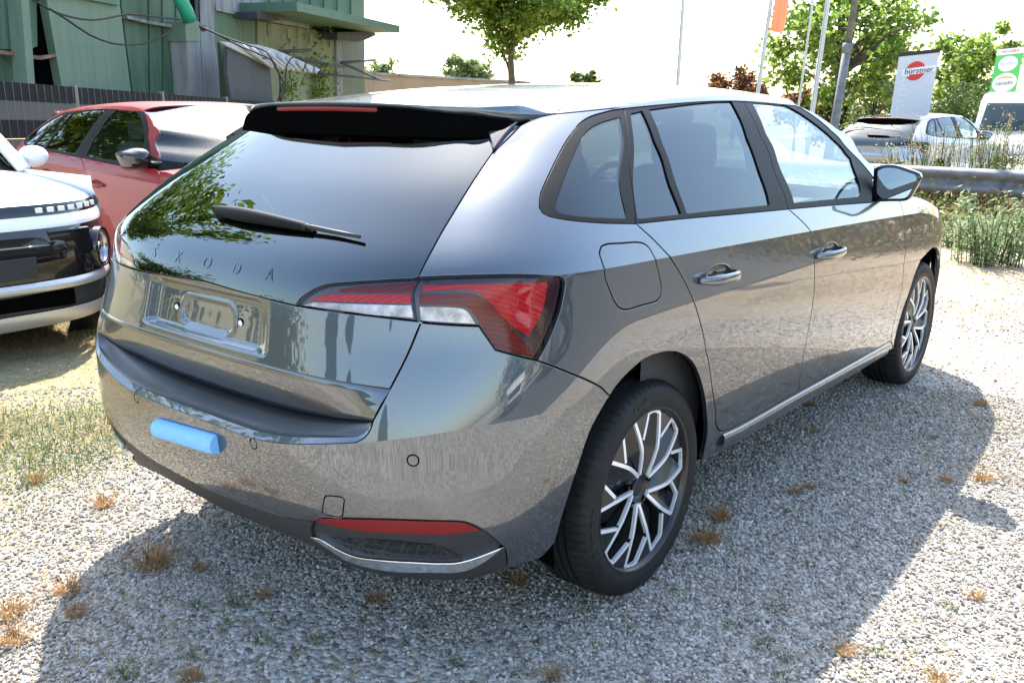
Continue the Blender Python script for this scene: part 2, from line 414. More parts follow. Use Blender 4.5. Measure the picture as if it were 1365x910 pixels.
    if side < 0:
        V = V*[1, -1, 1]; k = 0; LN2 = []; F2 = []
        for f in Fc:
            c = LN[k:k+len(f)]; k += len(f); F2.append(f[::-1]); LN2 += [q*[1, -1, 1] for q in c[::-1]]
        Fc, LN = F2, LN2
    return mesh_obj(name, V, Fc, mat, parent, True, LN)
def both(name, loop, mat, parent, **k):
    return panel(name, loop, mat, parent, side=1, **k), panel(name, loop, mat, parent, side=-1, **k)
def grid_obj(name, G, mat, parent, flip=False, smooth=True):
    """G: (n, m, 3) grid of points"""
    G = np.asarray(G); n, m = G.shape[:2]
    Fc = [(i*m+j, i*m+j+1, (i+1)*m+j+1, (i+1)*m+j) for i in range(n-1) for j in range(m-1)]
    if flip: Fc = [f[::-1] for f in Fc]
    return mesh_obj(name, G.reshape(-1, 3), Fc, mat, parent, smooth)

# ================================================================== grey hatchback
CAR = thing('grey_hatchback', 'dark grey metallic hatchback with black roof spoiler and blue foam block on its bumper', 'car', (0, 0, 0))
def L_(pts, step=.02): return curve(px(pts), step)
# ---- traced lines (pixels of the photograph), turned into lines on the body
g_glass = L_([(557, 369.5), (573, 338), (590, 307), (625, 250), (657, 203)])                 # C-pillar edge of the rear screen
e_top = yz([(.553, 1.335)])[0]
g_glass_top = curve(np.array([g_glass[-1], (g_glass[-1]+e_top)/2+[.002, 0], e_top]), .02)
g_gap = L_([(561, 430), (541.7, 475.4), (519.5, 518.4), (497, 560)])
lamp_top_o = L_([(557, 369.5), (590, 368), (626, 367), (676.7, 366), (730, 367.7), (747, 369.6)])
lamp_tip = L_([(747, 369.6), (751.5, 371.5), (753.2, 377.5), (748, 408.6), (733, 448.7), (716.8, 480.4)])
lamp_bot_o = join(L_([(716.8, 480.4), (694.5, 475.4), (660.4, 466)]), L_([(660.4, 466), (648.5, 448.7), (638.8, 434.5)]), L_([(638.8, 434.5), (593.6, 432.4), (561, 429.4), (553.5, 427.5)]))
lamp_split = L_([(553.5, 427.5), (550, 405), (549, 389), (557, 369.5)])
lamp_top_i = L_([(393.4, 407), (400, 398), (409.7, 390.8), (430.4, 380.4), (469, 376), (515, 372.7), (552, 370.7), (557, 369.5)])
lamp_bot_i = L_([(553.5, 427.5), (504.6, 422), (454, 416), (393.4, 407)])
zgl = px([(393.4, 407), (306, 382), (280, 376)]); zgc = float(zgl[1:, 1].mean()); zgl = zgl[0]
glass_bot = curve(np.array([[0, zgc], [zgl[0]*.5, (zgc+zgl[1])/2-.001], zgl]), .02)
_sp = px([(519.5, 518.4), (458.5, 510.5), (384.3, 494.4), (313.4, 476.7)]); zsp = float(_sp[2:, 1].mean())
split_line = join(curve(np.array([[0, zsp], [.2, zsp], [_sp[1][0], (_sp[1][1]+zsp)/2], _sp[0]]), .02))
print('split', zsp, 'glass', zgc, 'ends', _sp[0], zgl)
bump_seam = L_([(716.8, 480.4), (738, 488), (760, 497), (785, 507.5), (803, 517.5), (813, 527.5)])
arch_r = L_([(740, 722), (742, 716), (752, 680), (764.6, 640.5), (785, 579), (798, 553), (813, 527.5), (829, 506), (846.7, 488.7), (860, 478.5), (875.4, 472), (890, 469), (904, 470), (916, 476), (924.6, 484.6), (932, 500), (937, 517), (942, 550), (942, 583), (937, 612)])
i_seam = int(np.argmin(np.linalg.norm(arch_r-px([(813, 527.5)])[0], axis=1)))
arch_low, arch_up = arch_r[:i_seam+1], arch_r[i_seam:]
sill_bot = L_([(937, 612), (960, 603), (1010, 572), (1100, 517), (1190.5, 464)])
sill_front = L_([(1190.5, 464), (1189, 459), (1187.5, 454)])
door_bot = L_([(1187.5, 454), (1125, 489), (1060, 524.6), (986, 566), (967, 574.5)])
door_bot_corner = L_([(967, 574.5), (961.5, 575), (957, 571), (954, 562)])
rdoor_rear = L_([(954, 562), (949, 513), (944, 478), (939, 452), (934, 430.5), (927, 407), (918, 385.4), (906, 362), (891, 340), (872, 320), (848, 298)])
win_bot_rear = L_([(848, 298), (803, 297), (765, 294), (745.6, 291), (732, 288), (724, 284), (719.5, 277), (719.5, 266), (721, 258), (730, 237), (741.5, 213), (752, 193), (768, 170), (776, 162), (786.7, 155.6), (808, 149), (831.8, 143.3)])
win_top = L_([(831.8, 143.3), (885, 134), (946.7, 128.6), (985.6, 126.5), (1020.5, 128.5), (1040, 132), (1057, 138.5), (1073, 147), (1090, 158.5), (1107, 173), (1123, 189.5), (1145, 213), (1164, 236)])
a_front = curve(xz([(2.035, 1.075), (1.99, 1.125), (1.87, 1.225), (1.74, 1.305), (1.60, 1.366)]), .03)
def rail_sz(x):
    z = zcr(x)+(ZR(x)-zcr(x))*.40/.42; return np.stack([s_of(x, z), z], -1)
_xs = np.linspace(1.47, -.335, 46); rail = rail_sz(_xs)
rail = rail[rail[:, 0] > e_top[0]+.01]
a_front = join(a_front, rail[:1])
# crease lines kept as real edges
_x = np.linspace(-.6, 3.1, 150); crease = np.stack([s_of(_x, zcr(_x)), zcr(_x)], 1)
_s = np.linspace(-1.15, 1.15, 93)
def zkink(s):
    lo = np.full_like(s, .55); hi = np.full_like(s, .8)
    for _ in range(40):
        m = (lo+hi)/2; k = zshift(s, m) < .60; lo = np.where(k, m, lo); hi = np.where(k, hi, m)
    return (lo+hi)/2
kink = np.stack([_s, zkink(_s)], 1)
def arc_sz(cx, cz, r, a0, a1, n=28):
    a = np.radians(np.linspace(a0, a1, n)); return xz(np.stack([cx+r*np.cos(a), cz+r*np.sin(a)], 1))
# ---- side frame with C-pillar, cantrail, sill
fuel = L_([(799, 338), (801, 330), (807, 326), (830, 324), (852, 323), (861, 326), (866.7, 332), (871, 340), (875, 350), (880, 370), (882, 385.4), (881, 394), (877, 399.7), (855, 407), (836, 412.5), (828, 411), (821, 404), (814, 388), (807, 369), (799, 338)])[:-1]
belt_a = L_([(848, 298), (905, 292), (1000, 283.5), (1051, 278.7)])
belt_b = L_([(1051, 278.7), (1100, 274.4), (1135, 271.7), (1163, 269.7)])
a_foot = curve(np.concatenate([px([(1163, 269.7)]), xz([(2.02, 1.02), (2.06, 1.035), (2.035, 1.075)])]), .02)
# the frame in front of the window: from the window corner to the windscreen edge
side_loop = join(bump_seam, arch_up, sill_bot, sill_front, door_bot, door_bot_corner, rdoor_rear, win_bot_rear, win_top, a_front, rail, g_glass_top[::-1], g_glass[::-1], lamp_top_o, lamp_tip)
both('side_frame', side_loop, M_PAINT, CAR, holes=[fuel], lines=[crease], res=.028)
both('fuel_flap', fuel, M_PAINT, CAR, lines=[crease], res=.025)
# ---- doors
b_seam = L_([(1051, 278.7), (1066, 292), (1080, 307.4), (1084, 330), (1086, 356.7), (1084.5, 397.7), (1079, 432), (1074, 459), (1069, 490), (1064.5, 522.5)])
i_b = int(np.argmin(np.linalg.norm(door_bot-px([(1063, 523)])[0], axis=1)))
f_seam = curve(np.concatenate([px([(1163, 269.7)]), xz([(2.06, 1.012), (2.115, .98)]), px([(1205, 287), (1207, 332), (1204, 365), (1199, 397.7), (1193, 425), (1187.5, 454)])]), .02)
HANDLES = []
for (ax, ay), (bx, by) in (((931, 374.5), (980, 362.5)), ((1087, 341.5), (1121, 331))):
    q = px([(ax, ay), (bx, by)]); HANDLES.append(q)
def door_F(h):
    c = h.mean(0); pc = P(c[0], c[1]); pa, pb = P(*h[0]), P(*h[1]); hl = np.linalg.norm(pb-pa)/2
    sl = (h[1, 1]-h[0, 1])/(pb[0]-pa[0])
    def F(s, z):
        q = P(s, z); u = (q[..., 0]-pc[0]-.01)/(hl*.72); v = (z-(pc[2]+.004+sl*(q[..., 0]-pc[0])))/.031
        r = np.sqrt(u*u+v*v); d = .020*(1-sstep(.25, 1.0, r)); return q+d[..., None]*np.array([0, 1., 0])
    rings = []
    for k in (.3, .5, .65, .8, .95, 1.08):
        t = np.linspace(0, 2*np.pi, 33); X = pc[0]+.01+k*hl*.72*np.cos(t); rings.append(xz(np.stack([X, pc[2]+.004+sl*(X-pc[0])+k*.031*np.sin(t)], 1)))
    return F, rings
F1, rg1 = door_F(HANDLES[0]); F2, rg2 = door_F(HANDLES[1])
rd_loop = join(belt_a, b_seam, door_bot[i_b:], door_bot_corner, rdoor_rear)
fd_loop = join(belt_b, f_seam, door_bot[:i_b+1], b_seam[::-1])
for sd in (1, -1):
    for nm, lp, FF, rg, h in (('rear_door', rd_loop, F1, rg1, HANDLES[0]), ('front_door', fd_loop, F2, rg2, HANDLES[1])):
        d = panel(nm, lp, M_PAINT, CAR, lines=[crease]+rg, F=FF, side=sd, res=.028)
        # handle: arched bar standing on two feet
        pa, pb = P(*h[0]), P(*h[1]); pts = []; n = 15; V = []; Fc = []
        for i in range(n):
            t = i/(n-1); q = pa+(pb-pa)*t; arch = .036*(1-abs(2*t-1)**3.2)+.004; ce = np.array([q[0], (q[1]-arch), q[2]])
            hh = .0145*(1-.35*abs(2*t-1)**4); tt = .0085
            for k in range(12):
                a = 2*math.pi*k/12; ca, sa = math.cos(a), math.sin(a)
                V.append((ce[0], (ce[1]+tt*np.sign(ca)*abs(ca)**.8)*sd, ce[2]+hh*np.sign(sa)*abs(sa)**.7))
        for i in range(n-1):
            for k in range(12): Fc.append((i*12+k, i*12+(k+1) % 12, (i+1)*12+(k+1) % 12, (i+1)*12+k))
        Fc += [tuple(range(12))[::-1], tuple((n-1)*12+k for k in range(12))]
        if sd > 0: Fc = [f[::-1] for f in Fc]
        mesh_obj('handle', V, Fc, M_PAINT, d)
# ---- rear bumper
top_in = join(curve(np.concatenate([np.stack([np.linspace(0, .40, 9), zkink(np.linspace(0, .40, 9))], 1), px([(474, 589)])]), .02), L_([(474, 589), (486, 582), (493, 572), (497, 560)], .01))
bot_paint = join(curve(np.concatenate([[[0, .372]], px([(340, 678), (366, 687), (395, 692.5), (417, 695.5)])]), .02), L_([(417, 695.5), (433.8, 690.5), (520, 692), (604, 694.5), (622.6, 696.5), (636, 702), (649, 710), (660, 719.5), (672.5, 729.5)]),
                 L_([(672.5, 729.5), (676, 742), (676, 757)]), L_([(676, 757), (700, 750), (722, 742), (740, 722)]))
def mirror_loop(h): return join(h, (h*[-1, 1])[::-1])
half = join(top_in, g_gap[::-1][0:], lamp_bot_o[::-1], bump_seam, arch_low[::-1], bot_paint[::-1])
sens1 = px([(550.5, 613.7)])[0]; sens2 = px([(337.5, 591.5)])[0]
def circ_sz(c, r, n=20):
    e = 1e-4; ls = np.linalg.norm((P(c[0]+e, c[1])-P(c[0]-e, c[1]))/(2*e)); t = np.linspace(0, 2*np.pi, n, endpoint=False)
    return np.stack([c[0]+r/ls*np.cos(t), c[1]+r*np.sin(t)], 1)
tow = L_([(434.5, 661), (446, 661.5), (456, 663)], .01)
tow = np.concatenate([tow, L_([(458.5, 666), (457.3, 676), (456.2, 687)], .01), L_([(452, 688.8), (440, 687.5), (430, 686)], .01), L_([(429.5, 683), (431, 672), (432.5, 664)], .01)])
s_list = [sens1, sens1*[-1, 1], [abs(sens2[0]), sens2[1]], [-abs(sens2[0]), sens2[1]]]
holes = [circ_sz(np.array(c), .0125) for c in s_list]+[tow]
bumper = panel('rear_bumper', mirror_loop(half), M_PAINT, CAR, holes=holes, lines=[kink], res=.026)
for c in s_list: panel('parking_sensor', circ_sz(np.array(c), .0125), M_PAINT, bumper, gap=.0010, bev=.0006, off=-.0006, res=.01)
panel('tow_cover', tow, M_PAINT, bumper, gap=.0008, bev=.0008, res=.02)
# valance and corner pods
val_top = join(bot_paint[:int(np.argmin(np.linalg.norm(bot_paint-px([(417, 695.5)])[0], axis=1)))+1], L_([(417, 695.5), (414, 705), (415, 716)]), L_([(415, 716), (430, 727), (444, 737), (457, 745.5), (468.7, 751), (509.7, 761), (571, 764), (620.5, 762), (647, 749), (672.5, 729.5)]))
val_bot = join(L_([(672.5, 729.5), (676, 742), (676, 757)]), L_([(676, 757), (650, 767), (612, 774), (551, 772), (515, 768), (489, 763), (460.5, 752.8), (423.6, 733), (387, 716), (340, 697)]), np.array([[.04, .305], [0, .304]]))
panel('bumper_valance', mirror_loop(join(val_top, val_bot)), M_PLASTIC, CAR, off=-.002, res=.028, gap=.0012)
pod = join(L_([(417, 695.5), (433.8, 690.5), (520, 692), (604, 694.5), (622.6, 696.5), (636, 702), (649, 710), (660, 719.5), (672.5, 729.5)]), L_([(672.5, 729.5), (647, 749), (620.5, 762), (571, 764), (509.7, 761), (468.7, 751), (457, 745.5), (444, 737), (430, 727), (415, 716)]), L_([(415, 716), (414, 705), (417, 695.5)]))
chrome = join(L_([(413.5, 715.5), (426, 718.5), (447, 731), (468.7, 741), (509.7, 747), (550, 749.5), (591.8, 751), (607, 750.5), (624.6, 746.7), (648, 738.5), (672, 728.5)]), L_([(672, 728.5), (647, 748), (620.5, 761), (571, 763), (509.7, 760), (468.7, 750), (457, 744.5), (444, 736), (430, 726.5), (413.5, 715.5)]))
refl = join(L_([(418.5, 695.2), (426, 692.3), (433.8, 691.8), (520, 694), (604, 696), (622.6, 698)]), L_([(622.6, 698), (643, 708.5)]), L_([(643, 708.5), (620, 711), (591.8, 713.8), (540, 712.5), (497.4, 710.6), (460, 706), (440, 701.5), (418.5, 695.2)]))
grille = join(L_([(440, 720), (470, 721), (520, 723), (575, 728)]), L_([(575, 728), (600, 737), (617, 746)]), L_([(617, 746), (595, 748), (550, 746.5), (510, 744), (470, 738), (452, 729), (440, 720)]))
def honey(name):
    m, N, L = newmat(name); b = bsdf(N, (.012, .012, .012), .4)
    c = N.new('ShaderNodeTexCoord'); v = N.new('ShaderNodeTexVoronoi'); v.inputs['Scale'].default_value = 55; v.feature = 'DISTANCE_TO_EDGE'; v.inputs['Randomness'].default_value = .15
    L.new(c.outputs['Object'], v.inputs['Vector']); r = ramp(N, [(.0, (1, 1, 1)), (.18, (0, 0, 0))]); L.new(v.outputs['Distance'], r.inputs[0])
    bb = bump(N, L, r.outputs[0], .8, .006); L.new(bb.outputs[0], b.inputs['Normal']); out(m, N, L, b.outputs[0]); return m
M_HONEY = honey('honeycomb_black')
for sd in (1, -1):
    pd = panel('bumper_pod', pod, M_PLASTIC, CAR, off=-.010, gap=0., res=.025, side=sd)
    panel('chrome_strip', chrome, M_CHROME, pd, off=.0012, gap=0., bev=.0025, rim=.012, res=.014, side=sd)
    panel('reflector', refl, M_REFLECTOR, pd, off=-.003, gap=.0005, res=.016, side=sd)
    panel('honeycomb_grille', grille, M_HONEY, pd, off=-.007, gap=0., res=.02, side=sd)
# ---- tailgate
ZPL = (zsp+zgc)/2-.006
F_oval = lambda y, z: np.hypot(np.maximum(np.abs(y)-.082, 0), z-ZPL+0*y)-.034
def TGF(s, z):
    q = P(s, z); y = q[..., 1]
    m = (1-sstep(.225, .292, np.abs(y)+.10*np.maximum(z-zsp-.03, 0)))*sstep(zsp+.016, zsp+.032, z)*(1-sstep(zgc-.038, zgc-.004, z))
    o = F_oval(y, z); d = .021*m+.006*(1-sstep(-.004, .004, o))-.0025*np.exp(-((o-.008)/.006)**2)
    d = d-.0016*np.exp(-((z-zsp-.021)/.006)**2)*(1-sstep(.23, .27, np.abs(y)))
    return q+np.stack([d, 0*d, 0*d], -1)
tg_half = join(split_line, g_gap[::-1][int(np.argmin(np.linalg.norm(g_gap[::-1]-px([(519.5, 518.4)])[0], axis=1))):], px([(561, 430), (553.5, 427.5)]), lamp_bot_i, glass_bot[::-1])
TAIL = panel('tailgate', mirror_loop(tg_half), M_PAINT, CAR, F=TGF, res=.0095, lines=[])
for yy in (-.146, .146):
    q = TGF(np.array(s_of(abs(yy), ZPL, 1)*(-1 if yy > 0 else 1)), np.array(ZPL))
    V, Fc = lathe([(.0, -.004), (.006, -.0035), (.0085, 0), (.0085, .004)], 20)
    mesh_obj('plate_screw', [(q[0]+v[1], q[1]+v[0], q[2]+v[2]) for v in V], Fc, M_DECK, TAIL)
    V, Fc = lathe([(.0085, -.001), (.0115, -.0015), (.0125, .003)], 20)
    mesh_obj('screw_collar', [(q[0]+v[1], q[1]+v[0], q[2]+v[2]) for v in V], Fc, M_DARK, TAIL)
gl_half = join(glass_bot, lamp_top_i, g_glass, g_glass_top, np.array([[e_top[0]*.5, 1.343], [0, 1.345]]))
SCREEN = panel('rear_screen', mirror_loop(gl_half), M_GLASS_TG, CAR, res=.03, gap=.0012, rim=.006)
# opaque black border of the screen, a few millimetres inside
inner = join(curve(np.concatenate([[[0, 1.085]], yz([(.2, 1.085), (.40, 1.09)])]), .03), curve(yz([(.40, 1.09), (.50, 1.10), (.535, 1.13)]), .02), curve(yz([(.535, 1.13), (.515, 1.20), (.48, 1.27)]), .02), curve(yz([(.48, 1.27), (.46, 1.292), (.40, 1.302)]), .02), curve(np.concatenate([yz([(.40, 1.302), (.2, 1.307)]), [[0, 1.308]]]), .03))
panel('screen_border', mirror_loop(gl_half), M_BLACKGLOSS, SCREEN, holes=[mirror_loop(inner)], off=-.004, res=.04, gap=.0015, rim=.002)
# lower tailgate strip and bumper step
sT = px([(519.5, 518.4)])[0]; sE = P(*px([(497, 560)])[0])
U = np.linspace(-1, 1, 61)
def strip_bot(u):
    return np.stack([-.812+(sE[0]+.812)*np.abs(u)**2.2, sE[1]*u, .648+(sE[2]-.648)*np.abs(u)**2.4], -1)
tt = P(U*sT[0], zsp+(sT[1]-zsp)*np.abs(U)**2)+np.array([.004, 0, -.001]); bb_ = strip_bot(U)
G = [tt+(bb_-tt)*k+np.array([.010*math.sin(math.pi*k)*0-.006*math.sin(math.pi*k), 0, 0]) for k in np.linspace(0, 1, 7)]
G = [G[0]+[.012, 0, .006]]+G+[bb_+[.02, 0, .004]]
grid_obj('tailgate_lower_panel', np.array(G).transpose(1, 0, 2)[:, ::-1], M_PAINT, TAIL, flip=True)
def resample(c3, n):
    d = np.r_[0, np.cumsum(np.linalg.norm(np.diff(c3, axis=0), axis=1))]; t = np.linspace(0, d[-1], n); return np.stack([np.interp(t, d, c3[:, k]) for k in range(3)], 1)
led_half = P(top_in[:, 0], top_in[:, 1]); lo = resample(np.concatenate([(led_half*[1, -1, 1])[::-1], led_half[1:]]), 121)
li = strip_bot(np.linspace(-1, 1, 121))+np.array([.012, 0, -.004]); li = li[::1]
if (lo[0, 1] > 0) != (li[0, 1] > 0): li = li[::-1]
def led(k, dz=0.): return lo+(li-lo)*k+np.array([0, 0, 1.])*(.006*math.sin(math.pi*min(1, k*1.0))+dz)
edge = grid_obj('bumper_step_edge', np.array([led(k) for k in (0, .05, .1, .16, .22)]).transpose(1, 0, 2), M_PAINT, bumper)
film = grid_obj('step_film', np.array([led(k, .0004) for k in (.17, .17, .3, .45, .6, .75, .9, 1.0)]).transpose(1, 0, 2), M_FILM, bumper)
for o in (edge, film):
    for p_ in o.data.polygons:
        if p_.normal.z < 0: o.data.flip_normals(); break
sl = P(door_bot[:, 0], door_bot[:, 1]-.020); ns_ = Nrm(P, door_bot[:, 0], door_bot[:, 1]-.020)
for sd in (1, -1):
    V = []
    for q, n_ in zip(sl, ns_):
        for o_, z_ in ((-.002, .013), (.004, .011), (.009, .003), (.0095, -.006), (.007, -.030), (-.002, -.045)): V.append((q+n_*[1, 1, 0]*o_+np.array([0, 0, z_]))*[1, sd, 1])
    Fc = [(i*6+k, i*6+k+1, (i+1)*6+k+1, (i+1)*6+k) for i in range(len(sl)-1) for k in range(5)]
    o = mesh_obj('side_sill', V, Fc, M_PAINT, CAR); k_ = sum(1 if p_.normal.y*sd < 0 else -1 for p_ in o.data.polygons)
    if k_ < 0: o.data.flip_normals()
# letters across the foot of the screen
def text_mesh(txt, size, extr=0.):
    cu = bpy.data.curves.new('t', 'FONT'); cu.body = txt; cu.size = size; cu.align_x = 'CENTER'; cu.align_y = 'CENTER'; cu.extrude = extr; cu.resolution_u = 4
    o = bpy.data.objects.new('t', cu); COL.objects.link(o); dg = bpy.context.evaluated_depsgraph_get(); me = bpy.data.meshes.new_from_object(o.evaluated_get(dg))
    V = np.array([v.co[:] for v in me.vertices]); Fc = [tuple(p_.vertices) for p_ in me.polygons]
    bpy.data.objects.remove(o); bpy.data.curves.remove(cu); bpy.data.meshes.remove(me); return V, Fc
for ch, yc in zip('ŠKODA', (.275, .148, .012, -.118, -.252)):
    V, Fc = text_mesh(ch, .041, .0003); 
    yy = yc-V[:, 0]*1.15; zz = zgc+.043+V[:, 1]
    s_ = s_of(np.abs(yy), zz, 1)*np.where(yy > 0, -1, 1); q = P(s_, zz)+Nrm(P, s_, zz)*(V[:, 2:3]+.0007)
    mesh_obj('letter', q, Fc, M_LETTER, SCREEN, smooth=False)
# ---- tail lamps
lo_loop = join(lamp_top_o, lamp_tip, lamp_bot_o, lamp_split); li_loop = join(lamp_bot_i, lamp_top_i, lamp_split[::-1])
C4 = lambda pts: [(380+a/3.37, 330+b/3.37) for a, b in pts]
Z = lambda pts, st=.012: curve(px(C4(pts)), st)
o_bright = join(Z([(612, 165), (830, 163), (1000, 160), (1190, 158)]), Z([(1190, 158), (1183, 230), (1165, 290), (1135, 350), (1105, 395)]), Z([(1105, 395), (1060, 372), (990, 318), (930, 255), (880, 205)]), Z([(880, 205), (840, 192), (700, 190), (612, 190)]), Z([(612, 190), (612, 165)]))
o_mid = join(Z([(598, 207), (700, 206), (850, 209), (900, 232), (960, 290), (1060, 400), (1130, 488)]), Z([(1130, 488), (1060, 478), (952, 452)]), Z([(952, 452), (905, 385), (860, 310), (835, 280), (810, 268)]), Z([(810, 268), (700, 259), (598, 257)]), Z([(598, 257), (598, 207)]))
o_clear = join(Z([(600, 266), (700, 267), (800, 276), (830, 298), (858, 345)]), Z([(858, 345), (740, 338), (606, 328)]), Z([(606, 328), (600, 266)]))
i_red = join(Z([(105, 236), (140, 218), (200, 206), (380, 205), (560, 205)]), Z([(560, 205), (561, 250)]), Z([(561, 250), (350, 245), (105, 236)]))
i_clear = join(Z([(70, 258), (110, 245), (250, 249), (400, 254), (561, 258)]), Z([(561, 258), (572, 316)]), Z([(572, 316), (400, 304), (250, 284), (70, 258)]))
i_top = join(Z([(230, 182), (330, 168), (450, 162), (575, 152)]), Z([(575, 152), (562, 195)]), Z([(562, 195), (400, 196), (230, 196)]), Z([(230, 196), (230, 182)]))
for sd in (1, -1):
    lp = panel('tail_lamp', lo_loop, M_LENS, CAR, res=.02, gap=.0012, rim=.004, side=sd)
    panel('lamp_housing', lo_loop, M_LAMP_DARK, lp, off=-.014, gap=.002, rim=.01, res=.03, side=sd)
    panel('lamp_reflector', o_bright, M_LAMP_RED, lp, off=-.010, gap=0, rim=.004, res=.02, side=sd)
    panel('light_band', o_mid, M_LAMP_MID, lp, off=-.007, gap=0, rim=.007, bev=.002, res=.02, side=sd)
    panel('clear_strip', o_clear, M_LAMP_CLEAR, lp, off=-.009, gap=0, rim=.005, res=.02, side=sd)
    lp = panel('tail_lamp', li_loop, M_LENS, TAIL, res=.02, gap=.0012, rim=.004, side=sd)
    panel('lamp_housing', li_loop, M_LAMP_DARK, lp, off=-.013, gap=.002, rim=.01, res=.03, side=sd)
    panel('lamp_reflector', i_top, M_LAMP_MID, lp, off=-.010, gap=0, rim=.004, res=.02, side=sd)
    panel('light_band', i_red, M_LAMP_RED, lp, off=-.007, gap=0, rim=.006, bev=.002, res=.02, side=sd)
    panel('clear_strip', i_clear, M_LAMP_CLEAR, lp, off=-.009, gap=0, rim=.004, res=.02, side=sd)
# ---- windows and black frames
qd = L_([(848, 298), (843, 245), (838, 195), (831.8, 143.3)])
bt = L_([(1051, 278.7), (1040, 245), (1028.7, 213), (1012, 175), (996, 143), (985.6, 126.5)])
i_t1 = int(np.argmin(np.linalg.norm(win_top-px([(985.6, 126.5)])[0], axis=1)))
q_glass = join(L_([(836, 290.5), (800, 289), (765, 286), (750, 283.5)]), L_([(750, 283.5), (742, 279), (741.5, 271), (747, 255), (757, 228), (766, 206), (774, 188.5), (782, 176), (791, 168)]), L_([(791, 168), (805, 162), (827, 156)]), L_([(827, 156), (831, 200), (836, 290.5)]))
r1_glass = join(L_([(851, 290.5), (880, 287.5), (909, 284.5)]), L_([(909, 284.5), (888, 227), (872, 184), (857, 147.5)]), L_([(857, 147.5), (842, 151)]), L_([(842, 151), (846, 220), (851, 290.5)]))
r2_glass = join(L_([(916.5, 283.5), (970, 278), (1026.7, 272.6)]), L_([(1026.7, 272.6), (1010, 219), (995, 178), (975.4, 134.3)]), L_([(975.4, 134.3), (930, 137.5), (866.5, 145.6)]), L_([(866.5, 145.6), (882, 184), (898, 230), (916.5, 283.5)]))
f_glass = join(L_([(1059.5, 270), (1100, 266), (1144, 262)]), L_([(1144, 262), (1147.3, 258), (1147.7, 252), (1142, 232), (1135, 211)]), L_([(1135, 211), (1125, 199), (1110.8, 184.5), (1095, 170.5), (1069.7, 152), (1052, 142), (1033, 136)]), L_([(1033, 136), (1018, 134.2), (1002, 134)]), L_([(1002, 134), (1020, 173), (1037, 212), (1059.5, 270)]))
belt_f2 = join(belt_b, np.array([win_top[-1]]))
fq = join(win_bot_rear, qd[::-1]); fr = join(belt_a, bt, win_top[:i_t1+1][::-1], qd[::-1]); ff = join(belt_b, win_top[i_t1:][::-1], bt[::-1])
for sd in (1, -1):
    a = panel('quarter_window_frame', fq, M_TRIM, CAR, holes=[q_glass], off=-.002, res=.03, gap=.001, side=sd)
    panel('quarter_window', q_glass, M_GLASS_REAR, a, off=-.004, res=.05, gap=.0, rim=.003, side=sd)
    a = panel('rear_window_frame', fr, M_TRIM, CAR, holes=[r1_glass, r2_glass], off=-.002, res=.03, gap=.001, side=sd)
    panel('window_pane', r1_glass, M_GLASS_REAR, a, off=-.007, res=.05, gap=0, rim=.003, side=sd)
    panel('window_pane', r2_glass, M_GLASS_REAR, a, off=-.007, res=.05, gap=0, rim=.003, side=sd)
    a = panel('front_window_frame', ff, M_TRIM, CAR, holes=[f_glass], off=-.002, res=.03, gap=.001, side=sd)
    panel('window_pane', f_glass, M_GLASS_FRONT, a, off=-.007, res=.05, gap=0, rim=.003, side=sd)
# ---- front wing, nose
archf = np.concatenate([px([(1190.5, 464)]), px([(1194, 447), (1198, 431), (1207, 402.6), (1218, 369.6), (1227, 347)])])
arf = arc_sz(2.662, .322, .388, 97, 3, 24)
wing_top = curve(xz([(3.12, .79), (2.9, .868), (2.6, .943), (2.35, .986), (2.16, 1.005), (2.10, 1.0)]), .03)
wing = join(np.concatenate([curve(archf, .02), arf]), xz([(3.08, .335), (3.12, .35)]), curve(xz([(3.12, .35), (3.13, .6), (3.12, .79)]), .03), wing_top, f_seam[int(np.argmin(np.abs(f_seam[:, 1]-.985)+9*(f_seam[:, 0] < 4))):], sill_front[::-1])
both('front_wing', wing, M_PAINT, CAR, lines=[crease[:-3]], res=.03, gap=.0022)
XN = Spl([.20, .30, .45, .60, .70, .78, .86], [3.36, 3.43, 3.455, 3.45, 3.435, 3.405, 3.335])
def noseF(z, th, off=0.):
    """nose surface: th 0 at the right wing edge .. pi at the left"""
    z = np.asarray(z, float); th = np.asarray(th, float); w = np.abs(P(s_of(np.full_like(z, 3.118), z), z)[..., 1]); c, s_ = np.cos(th), np.sin(th)
    return np.stack([3.118+(XN(z)-3.118+off)*np.maximum(s_, 0)**.85, -(w*np.interp(z, [.2, .4, .62], [.84, .90, 1.])+off)*np.sign(c)*np.abs(c)**.55, z], -1)
def nose_patch(name, z0, z1, t0, t1, mat, par, off=0., nz=9, nt=41):
    Z_, T_ = np.meshgrid(np.linspace(z0, z1, nz), np.linspace(t0, t1, nt), indexing='ij'); o = grid_obj(name, noseF(Z_, T_, off), mat, par)
    k = sum(1 if p_.normal.x > 0 else -1 for p_ in o.data.polygons)
    if k < 0: o.data.flip_normals()
    return o
NOSE = nose_patch('front_bumper', .20, .80, 0., math.pi, M_PAINT, CAR, 0., 18, 61)
nose_patch('radiator_grille', .50, .71, 1.05, math.pi-1.05, M_BLACKGLOSS, NOSE, .006); nose_patch('lower_intake', .24, .37, .75, math.pi-.75, M_PLASTIC, NOSE, .006)
for t0, t1 in ((.22, .98), (math.pi-.98, math.pi-.22)): hl_ = nose_patch('headlight', .63, .735, t0, t1, M_LAMP_CLEAR, CAR, .005); nose_patch('headlight_lens', .625, .74, t0-.02, t1+.02, M_LENS, hl_, .010)
